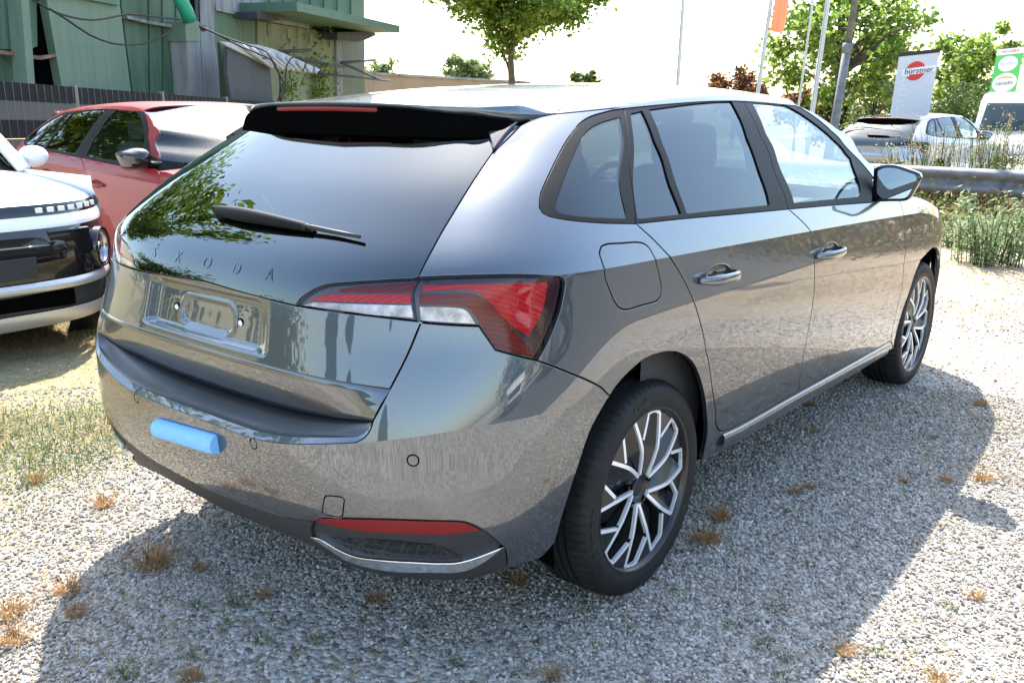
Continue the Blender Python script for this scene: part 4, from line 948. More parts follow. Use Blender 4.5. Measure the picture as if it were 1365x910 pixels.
# asphalt lane to the right of the yard, out of view but mirrored in the doors
def asphalt():
    m, N, L = newmat('lane_asphalt'); b = bsdf(N, (.07, .07, .072), .85, spec=.3); t = noise(N, L, 90, 4, .7); r = ramp(N, [(.3, (.045, .045, .047)), (.7, (.10, .10, .10))]); L.new(t.outputs['Fac'], r.inputs[0]); L.new(r.outputs[0], b.inputs['Base Color']); bb = bump(N, L, t.outputs['Fac'], .4, .004); L.new(bb.outputs[0], b.inputs['Normal']); out(m, N, L, b.outputs[0]); return m
lx = np.linspace(-40, 40, 81); ly = np.array([-3.7, -5.2, -7., -9., -11.5, -14.]); LX, LY = np.meshgrid(lx, ly); LXs = LX+(LX > 8)*0
LY2 = LY+.10*np.maximum(0, LX-4)*0+.05*np.sin(LX*.9)*(LY > -5); LZ = ground_h(LX, LY2)+.012+.0*LX
idx = np.arange(LX.size).reshape(LX.shape); struct(fast_mesh('lane', np.stack([LX, LY2, LZ], -1).reshape(-1, 3), np.stack([idx[1:, :-1], idx[1:, 1:], idx[:-1, 1:], idx[:-1, :-1]], -1).reshape(-1, 4), asphalt(), smooth=True))
# ---- loose stones: tens of thousands, one object
def view_pts(n, dmin, dmax, half=math.radians(47), power=1.):
    """random ground points in the wedge in front of the camera"""
    r = np.sqrt(RNG.uniform(dmin**2, dmax**2, n)); a = YAW+RNG.uniform(-half, half, n); return np.stack([CAM[0]+r*np.cos(a), CAM[1]+r*np.sin(a)], 1), r
def stone_mat():
    m, N, L = newmat('gravel_stone'); b = bsdf(N, (.5, .5, .5), .85, spec=.25)
    oi = N.new('ShaderNodeObjectInfo'); r = ramp(N, [(0, (.14, .122, .098)), (.15, (.27, .237, .195)), (.4, (.385, .345, .292)), (.72, (.50, .458, .398)), (.9, (.64, .60, .54)), (1, (.46, .33, .22))]); L.new(oi.outputs['Random'], r.inputs[0])
    t = noise(N, L, 14, 4, .6); mx = N.new('ShaderNodeMix'); mx.data_type = 'RGBA'; mx.blend_type = 'MULTIPLY'; mx.inputs[0].default_value = .55; L.new(r.outputs[0], mx.inputs[6]); L.new(t.outputs['Color'], mx.inputs[7])
    g = N.new('ShaderNodeMix'); g.data_type = 'RGBA'; g.blend_type = 'MIX'; g.inputs[0].default_value = .45; L.new(mx.outputs[2], g.inputs[6]); L.new(r.outputs[0], g.inputs[7]); L.new(g.outputs[2], b.inputs['Base Color'])
    out(m, N, L, b.outputs[0]); return m
M_STONE = stone_mat()
def pnoise(x, y, s=1., seed=0):
    r = np.random.default_rng(seed); v = 0*x
    for k in range(6):
        a = r.uniform(0, 6.28); f = s*(1.+k*.7); v = v+np.sin((x*math.cos(a)+y*math.sin(a))*f+r.uniform(0, 6.28))/(1+.5*k)
    return v/3.
pts1, r1_ = view_pts(230000, .55, 4.9); pts2, r2_ = view_pts(70000, 4.9, 9.5)
pts = np.concatenate([pts1, pts2]); rr_ = np.concatenate([r1_, r2_])
lawn = sstep(.75, 1.9, pts[:, 1]+pnoise(pts[:, 0], pts[:, 1], 1.5, 3)*.5); soil = sstep(3.3, 6.0, pts[:, 0]+pnoise(pts[:, 0], pts[:, 1], 1.3, 5)*.6)
dens = 1-.78*np.maximum(lawn, soil); dens *= 1-.45*sstep(.25, .6, pnoise(pts[:, 0], pts[:, 1], 2.2, 9))
pts = pts[(RNG.uniform(0, 1, len(pts)) < dens)]
q = pts-CAM[:2]; rr_ = np.hypot(*q.T)
sc = (.0024+.0066*RNG.beta(1.3, 4.2, len(pts)))*(1+.35*sstep(4.5, 9, rr_))
sv = np.concatenate([pts, (ground_h(pts[:, 0], pts[:, 1])+sc*RNG.uniform(.05, .75, len(pts)))[:, None]], 1)
gst = bpy.data.meshes.new('gravel'); gst.vertices.add(len(sv)); gst.vertices.foreach_set('co', sv.astype(np.float32).ravel())
at = gst.attributes.new('sz', 'FLOAT', 'POINT'); at.data.foreach_set('value', sc.astype(np.float32))
GRAVEL = link(bpy.data.objects.new('gravel', gst)); tag(GRAVEL, 'loose pale grey gravel stones covering the yard around the car', 'gravel', kind='stuff')
ng = bpy.data.node_groups.new('gravel_nodes', 'GeometryNodeTree'); ng.interface.new_socket('Geometry', in_out='INPUT', socket_type='NodeSocketGeometry'); ng.interface.new_socket('Geometry', in_out='OUTPUT', socket_type='NodeSocketGeometry')
gi_ = ng.nodes.new('NodeGroupInput'); go_ = ng.nodes.new('NodeGroupOutput'); iop = ng.nodes.new('GeometryNodeInstanceOnPoints'); jn = ng.nodes.new('GeometryNodeJoinGeometry')
for k in range(4):
    ico = ng.nodes.new('GeometryNodeMeshIcoSphere'); ico.inputs['Radius'].default_value = 1.0; ico.inputs['Subdivisions'].default_value = 2
    pos = ng.nodes.new('GeometryNodeInputPosition'); nz_ = ng.nodes.new('ShaderNodeTexNoise'); nz_.noise_dimensions = '4D'; nz_.inputs['W'].default_value = 3.7*k+1; nz_.inputs['Scale'].default_value = .85; nz_.inputs['Detail'].default_value = 2.5
    sb = ng.nodes.new('ShaderNodeVectorMath'); sb.operation = 'SUBTRACT'; sb.inputs[1].default_value = (.5, .5, .5); ms = ng.nodes.new('ShaderNodeVectorMath'); ms.operation = 'SCALE'; ms.inputs['Scale'].default_value = 1.9
    sp_ = ng.nodes.new('GeometryNodeSetPosition'); ng.links.new(ico.outputs[0], sp_.inputs[0]); ng.links.new(pos.outputs[0], nz_.inputs['Vector']); ng.links.new(nz_.outputs['Color'], sb.inputs[0]); ng.links.new(sb.outputs[0], ms.inputs[0]); ng.links.new(ms.outputs[0], sp_.inputs['Offset'])
    tr_ = ng.nodes.new('GeometryNodeTransform'); tr_.inputs['Scale'].default_value = ((1.25, .95, .72), (1.05, .85, .8), (1.4, .9, .6), (1., 1., .75))[k]; ng.links.new(sp_.outputs[0], tr_.inputs[0])
    smn = ng.nodes.new('GeometryNodeSetMaterial'); smn.inputs['Material'].default_value = M_STONE; ng.links.new(tr_.outputs[0], smn.inputs[0])
    fs_ = ng.nodes.new('GeometryNodeSetShadeSmooth'); fs_.inputs['Shade Smooth'].default_value = False; ng.links.new(smn.outputs[0], fs_.inputs[0])
    g2i = ng.nodes.new('GeometryNodeGeometryToInstance'); ng.links.new(fs_.outputs[0], g2i.inputs[0]); ng.links.new(g2i.outputs[0], jn.inputs[0])
rv = ng.nodes.new('FunctionNodeRandomValue'); rv.data_type = 'FLOAT_VECTOR'; rv.inputs[0].default_value = (-.9, -.9, 0); rv.inputs[1].default_value = (.9, .9, 6.283)
na = ng.nodes.new('GeometryNodeInputNamedAttribute'); na.data_type = 'FLOAT'; na.inputs[0].default_value = 'sz'
ng.links.new(gi_.outputs[0], iop.inputs['Points']); ng.links.new(jn.outputs[0], iop.inputs['Instance']); iop.inputs['Pick Instance'].default_value = True
ng.links.new(rv.outputs[0], iop.inputs['Rotation']); ng.links.new(na.outputs[0], iop.inputs['Scale']); ng.links.new(iop.outputs[0], go_.inputs[0])
md = GRAVEL.modifiers.new('gravel', 'NODES'); md.node_group = ng

# ---- grass
def leafmat(name, stops, rough=.6, trans=.45, spec=.3):
    m, N, L = newmat(name); g = N.new('ShaderNodeNewGeometry'); r = ramp(N, stops); L.new(g.outputs['Random Per Island'], r.inputs[0])
    b = bsdf(N, (.1, .2, .05), rough, spec=spec); L.new(r.outputs[0], b.inputs['Base Color']); t = N.new('ShaderNodeBsdfTranslucent'); L.new(r.outputs[0], t.inputs[0])
    ms = N.new('ShaderNodeMixShader'); ms.inputs[0].default_value = trans; L.new(b.outputs[0], ms.inputs[1]); L.new(t.outputs[0], ms.inputs[2]); out(m, N, L, ms.outputs[0]); return m
M_STRAW = leafmat('dry_straw', [(0, (.25, .16, .06)), (.4, (.38, .27, .11)), (.8, (.48, .37, .19)), (1, (.22, .12, .045))], .7, .35)
M_TUFT = leafmat('russet_dry_grass', [(0, (.20, .10, .035)), (.5, (.36, .20, .075)), (1, (.48, .31, .13))], .7, .35)
M_GREEN = leafmat('green_grass', [(0, (.06, .10, .03)), (.5, (.10, .16, .045)), (1, (.19, .22, .08))], .55, .45)
def blades(base, h, lean, w, bend, ang):
    """base (n,3), arrays h, lean (horizontal reach), w, bend, ang -> curved blades of 3 quads"""
    n = len(base); d = np.stack([np.cos(ang), np.sin(ang), 0*ang], 1); sd = np.stack([-np.sin(ang), np.cos(ang), 0*ang], 1); V = []
    for t, ww in ((0, 1.), (.4, .85), (.75, .55), (1., .08)):
        c = base+d*(lean*t**1.6)[:, None]+np.array([0, 0, 1.])*(h*(t-bend*t*t))[:, None]; V += [c-sd*(w*ww/2)[:, None], c+sd*(w*ww/2)[:, None]]
    V = np.stack(V, 1).reshape(-1, 3); k = np.arange(n)[:, None]*8; F = np.concatenate([k+np.array([[a, a+1, a+3, a+2]]) for a in (0, 2, 4)], 1).reshape(-1, 4); return V, F
def tuft_mesh(n, rad, h, seed, flat=.6):
    r = np.random.default_rng(seed); a = r.uniform(0, 6.28, n); q = r.uniform(0, 1, n)**.6*rad; b = np.stack([q*np.cos(a)*.5, q*np.sin(a)*.5, 0*q-.004], 1)
    hh = h*r.uniform(.35, 1., n); return blades(b, hh, hh*r.uniform(.1, flat*1.6, n), r.uniform(.0016, .0036, n), r.uniform(0, .35, n), a+r.normal(0, .7, n))
# straw litter and lawn, one mass each
pl, rl = view_pts(60000, .8, 8.5); k = RNG.uniform(0, 1, len(pl)) < (.10+.9*sstep(-.1, .55, pnoise(pl[:, 0], pl[:, 1], 2.2, 9)))*np.where((np.abs(pl[:, 1]) < .8) & (pl[:, 0] > -.7) & (pl[:, 0] < 3.3), .25, 1.); pl = pl[k]; n = len(pl)
V, F = blades(np.concatenate([pl, (ground_h(pl[:, 0], pl[:, 1])+.006)[:, None]], 1), RNG.uniform(.004, .03, n), RNG.uniform(.03, .09, n), RNG.uniform(.0018, .0036, n), RNG.uniform(.2, .9, n), RNG.uniform(0, 6.28, n))
tag(fast_mesh('straw_litter', V, F, M_STRAW), 'thin dry straw scattered over the gravel', 'straw', kind='stuff')
def lawn_pts(n, seed):
    r = np.random.default_rng(seed); p_ = np.stack([r.uniform(-3.2, 3.2, n), r.uniform(.4, 3.9, n)], 1)
    p2_ = np.stack([r.uniform(4.2, 12, n//3), r.uniform(-3.5, 3.5, n//3)], 1); p_ = np.concatenate([p_, p2_]); return p_, r
pg, rg_ = lawn_pts(90000, 11); dn = sstep(-.05, .5, pnoise(pg[:, 0], pg[:, 1], 1.9, 21))*np.where(pg[:, 0] > 4.1, .35, sstep(.9, 1.7, pg[:, 1]+.4*pnoise(pg[:, 0], pg[:, 1], 2.6, 4))); pg = pg[rg_.uniform(0, 1, len(pg)) < dn]; n = len(pg)
V, F = blades(np.concatenate([pg, (ground_h(pg[:, 0], pg[:, 1])-.002)[:, None]], 1), rg_.uniform(.02, .075, n), rg_.uniform(.01, .06, n), rg_.uniform(.002, .0042, n), rg_.uniform(0, .4, n), rg_.uniform(0, 6.28, n))
tag(fast_mesh('grass', V, F, M_GREEN), 'patchy short green grass left of the grey car', 'grass', kind='stuff')
pg, rg_ = lawn_pts(190000, 12); dn = sstep(-.35, .3, pnoise(pg[:, 0], pg[:, 1], 1.4, 31))*np.where(pg[:, 0] > 4.1, .8, sstep(.45, 1.2, pg[:, 1]+.4*pnoise(pg[:, 0], pg[:, 1], 2.6, 4))); pg = pg[rg_.uniform(0, 1, len(pg)) < dn]; n = len(pg)
V, F = blades(np.concatenate([pg, (ground_h(pg[:, 0], pg[:, 1])-.002)[:, None]], 1), rg_.uniform(.01, .06, n), rg_.uniform(.02, .09, n), rg_.uniform(.0016, .0034, n), rg_.uniform(.1, .8, n), rg_.uniform(0, 6.28, n))
tag(fast_mesh('dry_grass', V, F, M_STRAW), 'matted straw-coloured dry grass left of the grey car', 'grass', kind='stuff')
# single tufts standing in the gravel (pixel of the foot, size)
TUFTS = [(205, 750, 1.25), (92, 785, .8), (100, 815, .6), (15, 815, .9), (50, 640, .7), (18, 850, .8), (265, 755, .5), (350, 790, .45), (140, 670, .8), (500, 795, .55), (940, 722, 1.0), (960, 690, .8), (1060, 655, .55), (1078, 648, .45), (1080, 540, .5), (1085, 575, .45), (1310, 638, .7), (1305, 540, .7), (1250, 905, .5), (1262, 640, .5), (1125, 868, .5), (735, 900, .5), (255, 900, .6), (690, 775, .6), (1300, 790, .5), (1205, 640, .35)]
tm = [fast_mesh('dry_grass_tuft', *tuft_mesh(150, .075, .085, 50+i, .9), M_TUFT) for i in range(4)]
for i, (a, b, k) in enumerate(TUFTS):
    src = tm[i % 4]; o = src if i < 4 else link(src.copy()); q = on_z(a, b); o.location = (q[0], q[1], float(ground_h(q[0], q[1]))); o.scale = (k, k, k*.9); o.rotation_euler = (0, 0, i*1.7)
    sh_ = (q[1] > -1.38 and q[1] < .32+.3*min(0, q[0]) and q[0] > -1.4 and q[0] < 2.3); lab = ('largest russet tuft of dry grass, in the shadow behind the bumper' if i == 0 else 'russet dry grass tuft close beside the rear tyre' if i in (10, 11) else 'small russet tuft of dry grass in the shadow of the grey car' if sh_ else 'small russet tuft of dry grass in the sunlit gravel')
    tag(o, lab, 'grass tuft', 'dry tufts in the shaded gravel' if sh_ else 'dry tufts in the sunlit gravel')
GW = [(265, 805, .7), (320, 800, .9), (300, 830, .7), (350, 850, .8), (425, 850, .7), (250, 870, .6), (170, 895, .8), (390, 825, .5), (1015, 860, .7), (1030, 812, .5), (1050, 880, .6), (975, 835, .6), (1268, 805, .6), (1170, 868, .6), (905, 735, .4), (1055, 585, .5), (1245, 585, .5), (1080, 752, .4), (1050, 680, .4), (1330, 560, .6), (840, 840, .5), (610, 880, .6), (560, 830, .5), (1040, 905, .7)]
gm = [fast_mesh('green_weed', *tuft_mesh(46, .06, .07, 80+i, .8), M_GREEN) for i in range(3)]
for i, (a, b, k) in enumerate(GW):
    src = gm[i % 3]; o = src if i < 3 else link(src.copy()); q = on_z(a, b); o.location = (q[0], q[1], float(ground_h(q[0], q[1]))); o.scale = (k, k, k*.8); o.rotation_euler = (0, 0, i*2.1)
    sh_ = (q[1] > -1.38 and q[1] < .32+.3*min(0, q[0]) and q[0] > -1.4 and q[0] < 2.3)
    tag(o, 'small green weed among the gravel in the shadow of the grey car' if sh_ else 'small green weed among the sunlit gravel stones', 'weed', 'green weeds in the shaded gravel' if sh_ else 'green weeds in the sunlit gravel')

# ================================================================== trees and shrubs
M_BARK = simple('bark', (.13, .10, .075), .95, var=.45, vscale=18, bmp=.8, bscale=30, bdist=.03)
M_LEAF_A = leafmat('maple_leaves', [(0, (.07, .13, .02)), (.4, (.14, .23, .04)), (.8, (.24, .33, .06)), (1, (.36, .42, .10))], .5, .6)
M_LEAF_B = leafmat('deep_green_leaves', [(0, (.035, .065, .016)), (.5, (.06, .10, .024)), (1, (.12, .16, .04))], .5, .4)
M_LEAF_C = leafmat('light_shrub_leaves', [(0, (.12, .18, .06)), (.5, (.20, .27, .10)), (1, (.34, .38, .19))], .6, .45)
M_LEAF_D = leafmat('copper_leaves', [(0, (.05, .025, .025)), (.5, (.10, .045, .03)), (.8, (.30, .12, .03)), (1, (.36, .20, .04))], .5, .4)
M_LEAF_E = leafmat('cypress_scale', [(0, (.018, .032, .015)), (.5, (.03, .05, .02)), (1, (.05, .075, .03))], .7, .2)
M_LEAF_W = leafmat('weed_leaves', [(0, (.15, .21, .09)), (.5, (.25, .33, .17)), (1, (.38, .45, .28))], .65, .45)
M_SEED = leafmat('dry_seed_heads', [(0, (.30, .20, .10)), (.5, (.42, .32, .18)), (1, (.36, .36, .20))], .8, .4)
def leaves(cen, size, r, droop=.35, asp=.75):
    """cen (n,3) -> folded leaf quads with random orientation"""
    n = len(cen); a = r.normal(0, 1, (n, 3)); a[:, 2] = a[:, 2]*.6-droop; a /= np.linalg.norm(a, axis=1, keepdims=True); b = r.normal(0, 1, (n, 3)); b -= a*(a*b).sum(1, keepdims=True); b /= np.linalg.norm(b, axis=1, keepdims=True); c = np.cross(a, b)
    s = (size*r.uniform(.6, 1.25, n))[:, None]; V = np.stack([cen-a*s*.5, cen+b*s*asp*.5+c*s*.10, cen+a*s*.55, cen-b*s*asp*.5+c*s*.10], 1).reshape(-1, 3); F = np.arange(4*n).reshape(-1, 4); return V, F
def make_tree(name, label, base, trunk_h, trunk_r, crown_c, crown_r, nclump, per, leaf, mat, seed, group=None, clump=.32, lean=(0, 0), squash=1., cat='tree'):
    """crown_c height of the crown centre, crown_r (rx, ry, rz)"""
    r = np.random.default_rng(seed); t = thing(name, label, cat, tuple(base), 0., group)
    top = Vector((lean[0], lean[1], crown_c+crown_r[2]*.35)); parts = []
    tp = [Vector((0, 0, -.2)), Vector((lean[0]*.2+r.normal(0, .03), lean[1]*.2+r.normal(0, .03), trunk_h*.5)), Vector((lean[0]*.5, lean[1]*.5, trunk_h)), Vector((lean[0]*.8+r.normal(0, .1), lean[1]*.8+r.normal(0, .1), crown_c)), top]
    parts.append(tube(smooth_line(np.array(tp), trunk_h*.2), list(np.linspace(trunk_r*1.15, trunk_r*.18, len(smooth_line(np.array(tp), trunk_h*.2)))), 9))
    u = r.normal(0, 1, (nclump, 3)); u /= np.linalg.norm(u, axis=1, keepdims=True); rad = r.uniform(.15, 1., nclump)**(1/2.4)
    cc = u*rad[:, None]*np.array(crown_r); wob = 1+.22*np.sin(u[:, 0]*5+seed)+.18*np.sin(u[:, 1]*7+2*seed)+.12*np.sin(u[:, 2]*6+seed); cc *= wob[:, None]; cc[:, 2] *= np.where(cc[:, 2] < 0, squash, 1.); cc += [lean[0], lean[1], crown_c]
    for i in range(min(26, nclump)):
        e = Vector(cc[i]); z0 = r.uniform(.8, 1.1)*min(e.z+.2, crown_c); s_ = Vector((lean[0]*z0/crown_c*.8, lean[1]*z0/crown_c*.8, max(trunk_h*.8, z0*.8))); md_ = s_.lerp(e, .55)+Vector((0, 0, .12*(e-s_).length))
        parts.append(tube([s_, s_.lerp(md_, .5), md_, e], [trunk_r*.42, trunk_r*.30, trunk_r*.18, trunk_r*.05], 6))
    V, F = merge(parts); mesh_obj('trunk', V, F, M_BARK, t)
    sizes = crown_r[0]*clump*r.uniform(.55, 1.15, nclump); cen = np.repeat(cc, per, 0)+r.normal(0, .5, (nclump*per, 3))*np.repeat(sizes, per)[:, None]*[1, 1, .75]
    V, F = leaves(cen, leaf, r); fast_mesh('crown', V, F, mat, t); return t
def G(xp, D, z=None):
    d = ray(xp, 142.); d2 = np.array([d[0], d[1]])/math.hypot(d[0], d[1]); q = CAM[:2]+d2*D; return np.array([q[0], q[1], float(ground_h(q[0], q[1])) if z is None else z])
def Zp(xp, yp, D): return float(at_depth(xp, yp, D)[2])
def wpx(D, w): return w*D/FPX/1.04
# tree behind the roof of the grey car
D = 26.; b = G(679, D); make_tree('maple_tree', 'round-crowned maple with bare lower trunk, standing between the green building and the flagpoles', b, 2.6, .13, Zp(690, -20, D)-b[2], (wpx(D, 99), wpx(D, 99), 2.2), 190, 125, .15, M_LEAF_A, 3, clump=.26, lean=(.05, -.05), squash=.72)
D = 25.; b = G(1108, D); make_tree('maple_tree', 'wide leafy tree behind the lamp pole and white banner', b, 2.0, .17, Zp(1125, 42, D)-b[2], (wpx(D, 100), wpx(D, 100), 2.2), 75, 105, .15, M_LEAF_A, 8, clump=.26, lean=(.2, -.2), squash=.9)
D = 43.; b = G(1283, D); make_tree('round_tree', 'darker tree between the white banner and the green sign', b, 1.8, .15, Zp(1283, 108, D)-b[2], (wpx(D, 46), wpx(D, 46), 2.0), 60, 110, .20, M_LEAF_A, 12, clump=.30)
D = 36.; b = G(978, D); make_tree('copper_tree', 'copper-red leafed tree top showing above the roof', b, 1.6, .10, Zp(980, 122, D)-b[2], (wpx(D, 34), wpx(D, 34), .85), 40, 90, .15, M_LEAF_D, 14)
D = 60.; b = G(618, D); make_tree('far_tree', 'hazy small tree beyond the tan wall, by the maple', b, 1.6, .15, Zp(618, 104, D)-b[2], (wpx(D, 34), wpx(D, 34), 1.15), 40, 90, .26, M_LEAF_C, 16)
D = 55.; b = G(510, D); make_tree('far_tree', 'pale treetop past the corner of the green building', b, 1.4, .12, Zp(510, 102, D)-b[2], (wpx(D, 26), wpx(D, 26), .75), 26, 80, .22, M_LEAF_C, 18)
D = 60.; b = G(778, D); make_tree('far_tree', 'low dark treetop just clearing the grey car roof', b, 1.2, .12, Zp(778, 106, D)-b[2], (wpx(D, 20), wpx(D, 20), .5), 20, 70, .2, M_LEAF_B, 19)
def shrub(name, label, xp, yp, D, w, h, mat, seed, n=40, per=110, leaf=.11, group=None):
    b = G(xp, D); zc_ = Zp(xp, yp, D)-b[2]; return make_tree(name, label, b, max(.3, zc_*.4), .05, zc_, (wpx(D, w)/2, wpx(D, w)/2, wpx(D, h)/2), n, per, leaf, mat, seed, group, clump=.4, cat='shrub')
shrub('leafy_shrub', 'pale green bush left of the white banner, behind the silver car', 1165, 132, 27, 85, 75, M_LEAF_C, 31)
shrub('leafy_shrub', 'dark green bush at the foot of the lamp pole', 1108, 152, 28, 70, 60, M_LEAF_B, 32)
shrub('leafy_shrub', 'brownish thin bush left of the flagpoles foot', 1062, 140, 27, 55, 50, M_LEAF_D, 33, 20, 70)
shrub('leafy_shrub', 'dense dark bush beneath the round tree, beside the white van', 1278, 150, 38, 90, 60, M_LEAF_B, 34)
# trees across the yard behind the photographer: seen only as reflections in glass and paint
def back(x, y): return np.array([x, y, float(ground_h(x, y))])
make_tree('lime_tree', 'tall lime tree left of the parked cars, mirrored in the rear screen', back(-.3, 14.5), 2.6, .2, 6.2, (3.3, 3.3, 2.9), 90, 130, .24, M_LEAF_A, 41, clump=.30)
make_tree('lime_tree', 'broad dark lime tree at the far end of the yard', back(-11.5, 23.), 2.4, .22, 3.4, (3.4, 3.4, 2.4), 70, 110, .27, M_LEAF_B, 42, clump=.34)
make_tree('lime_tree', 'lower dark lime tree at the far end of the yard beside the cypresses', back(-18, 18.), 2.0, .22, 2.9, (3.4, 3.4, 1.8), 60, 110, .27, M_LEAF_B, 43, clump=.34)
for i, (x, y, r_, hc) in enumerate([(15.5, -8.0, 2.3, 1.5), (14.0, -12.5, 2.4, 1.7), (11.0, -16.5, 2.6, 1.8), (5.5, -17.5, 2.5, 1.7), (.0, -18., 2.6, 1.8), (18.5, -4.2, 2.0, 1.2)]):
    make_tree('hedge_bush', ['dark hedge bush at the bend of the guard rail', 'dark hedge bush behind the blue hatchback across the lane', 'biggest dark hedge bush at the lane corner', 'dark hedge bush behind the silver hatchback across the lane', 'dark hedge bush behind the white hatchback across the lane', 'lowest dark hedge bush beyond the guard rail'][i], back(x, y), .6, .08, hc, (r_, r_, hc*.95), 46, 70, .20, M_LEAF_B, 110+i, 'hedge across the lane', clump=.42, cat='shrub')
def cypress(label, x, y, h, w, seed):
    r = np.random.default_rng(seed); t = thing('cypress_tree', label, 'tree', tuple(back(x, y)), 0., 'cypresses across the yard'); V, F = tube([(0, 0, -.1), (0, 0, h*.9)], [.14, .02], 8); mesh_obj('trunk', V, F, M_BARK, t)
    n = 9000; z = r.uniform(.03, 1, n); a = r.uniform(0, 6.28, n); rr = w*np.minimum(1, (1-z)**.6*1.25)*np.sqrt(r.uniform(.25, 1, n))*(1+.18*np.sin(a*5+z*20)); V, F = leaves(np.stack([rr*np.cos(a), rr*np.sin(a), z*h], 1), .20, r, -.8, .5); fast_mesh('crown', V, F, M_LEAF_E, t)
cypress('tallest dark cypress across the yard, mirrored in the tailgate', -15.5, 6.6, 4.6, 1.1, 51); cypress('middle dark cypress across the yard', -16.2, 4.4, 4.2, 1.0, 52); cypress('shortest dark cypress across the yard', -17.0, -1.6, 3.9, 1.0, 53)

# ================================================================== poles, signs, guard rail
M_POLE = simple('grey_pole', (.52, .53, .54), .35, .3, var=.08, vscale=3); M_GALV = simple('galvanised_steel', (.17, .175, .18), .7, .2, var=.3, vscale=9, bmp=.1, bscale=60)
M_FLAG = leafmat('orange_flag_cloth', [(0, (.62, .16, .09)), (1, (.62, .16, .09))], .8, .5)
def pole(name, label, p0, p1, D, r0, r1, joint=None, cat='flagpole', group=None, extra=6.):
    b = G(p0[0], D); a0 = at_depth(p0[0], p0[1], D); a1 = at_depth(p1[0], p1[1], D); d = (a1-a0)/(a1[2]-a0[2]); foot = a0+d*(b[2]-.1-a0[2]); top = a1+d*extra
    t = thing(name, label, cat, tuple(foot), 0., group); pts = [(0, 0, 0)]+[tuple((foot+d*(z-foot[2]))-foot) for z in np.linspace(foot[2]+.3, top[2], 6)]
    if joint:
        zj = Zp(joint[0], joint[1], D); pj = foot+d*(zj-foot[2])-foot; tube_obj('lower_tube', [(0, 0, 0), tuple(pj)], r0, M_GALV, t, 14); tube_obj('collar', [tuple(pj-d*.10), tuple(pj+d*.06)], r0*1.18, M_GALV, t, 14); tube_obj('upper_tube', [tuple(pj), tuple(top-foot)], [r0*.78, r1*.7], M_GALV, t, 14)
        h = top-foot; tube_obj('lamp_arm', [tuple(h), tuple(h+np.array([-.3, -.3, .25])), tuple(h+np.array([-1.0, -1.0, .35]))], [r1*.7, r1*.6, r1*.5], M_GALV, t, 10); bm = bmesh.new(); box_bm(bm, tuple(h+np.array([-1.2, -1.2, .33])), (.5, .5, .1), Matrix.Rotation(.78, 3, 'Z'), .03); bm_obj('lamp_head', bm, M_GALV, t)
    else:
        tube_obj('shaft', pts, list(np.linspace(r0, r1, len(pts))), M_POLE, t, 12); tube_obj('base_sleeve', [(0, 0, 0), tuple(d*.35)], r0*1.6, M_GALV, t, 12)
    return t, foot, d
pole('flagpole', 'bare white flagpole standing alone just above the car roof', (904, 104), (911, 0), 21, .046, .032)
fp_, foot, d_ = pole('flagpole', 'flagpole carrying a hanging orange flag', (1012, 112), (1028, 0), 21, .046, .032)
zt = np.linspace(Zp(1030, 40, 21)-foot[2], 6.5, 14); V = []; 
for z in zt:
    for k in range(7): V.append(d_*z+np.array([.66, -.70, 0])*(.05+.36*k/6*(.75+.25*math.sin(z*2)))+np.array([.06*math.sin(k*1.7+z*1.3), .06*math.sin(k*1.7+z*1.3), -.10*k/6]))
mesh_obj('flag', V, [(i*7+k, i*7+k+1, (i+1)*7+k+1, (i+1)*7+k) for i in range(13) for k in range(6)], M_FLAG, fp_)
pole('flagpole', 'thinnest flagpole, standing in front of the wide leafy tree', (1066, 131), (1082, 14), 21.5, .027, .02)
pole('flagpole', 'bare flagpole close to the galvanised lamp pole', (1084, 142), (1104, 0), 20, .052, .04)
pole('lamp_pole', 'thick galvanised street lamp pole with a collar joint', (1112, 170), (1140, 0), 16., .068, .068, (1128, 63), 'lamp pole')
# ---- banner signs
M_BANNER = simple('banner_grey', (.62, .63, .66), .5, var=.03); M_BANNERD = simple('banner_pale_print', (.72, .73, .76), .5); M_SIGNRED = simple('sign_red', (.62, .03, .03), .4); M_WHITE = simple('sign_white', (.82, .82, .82), .5); M_SIGNBLACK = simple('sign_black', (.02, .02, .022), .5); M_SIGNGREEN = simple('sign_green', (.10, .50, .12), .5); M_ORANGE = simple('sign_orange', (.85, .30, .05), .5)
def sign_frame(TL, TR, BL, D, zbot):
    o = at_depth(*TL, D); x_ = at_depth(*TR, D)-o; w = np.linalg.norm(x_); x_ = x_/w; y_ = at_depth(*BL, D)-o; y_ = y_/y_[2]*-1.; nrm = np.cross(x_, -y_); nrm /= np.linalg.norm(nrm)
    if nrm@(CAM-o) < 0: nrm = -nrm
    return o, x_, y_, nrm, w
def on_sign(fr, u, v, h=0.): o, x_, y_, n_, w = fr; return o+x_*u+y_*v+n_*h       # u right, v down (metres)
def plate(name, fr, poly, h, mat, par, thick=.03):
    n = len(poly); V = [on_sign(fr, u, v, h) for u, v in poly]+[on_sign(fr, u, v, h-thick) for u, v in poly]; o = mesh_obj(name, V, [tuple(range(n)), tuple(range(2*n-1, n-1, -1))]+[(i, i+n, (i+1) % n+n, (i+1) % n) for i in range(n)], mat, par, smooth=False)
    bm = bmesh.new(); bm.from_mesh(o.data); bmesh.ops.recalc_face_normals(bm, faces=bm.faces); bm.to_mesh(o.data); bm.free(); return o
def sign_text(fr, txt, u, v, size, h, mat, par, rot=0., sx=1.):
    V, F = text_mesh(txt, size, .004); c, s = math.cos(rot), math.sin(rot); V = [on_sign(fr, u+(x*sx*c-y*s), v-(x*sx*s+y*c), h+z) for x, y, z in V]; return mesh_obj('lettering', V, F, mat, par, smooth=False)
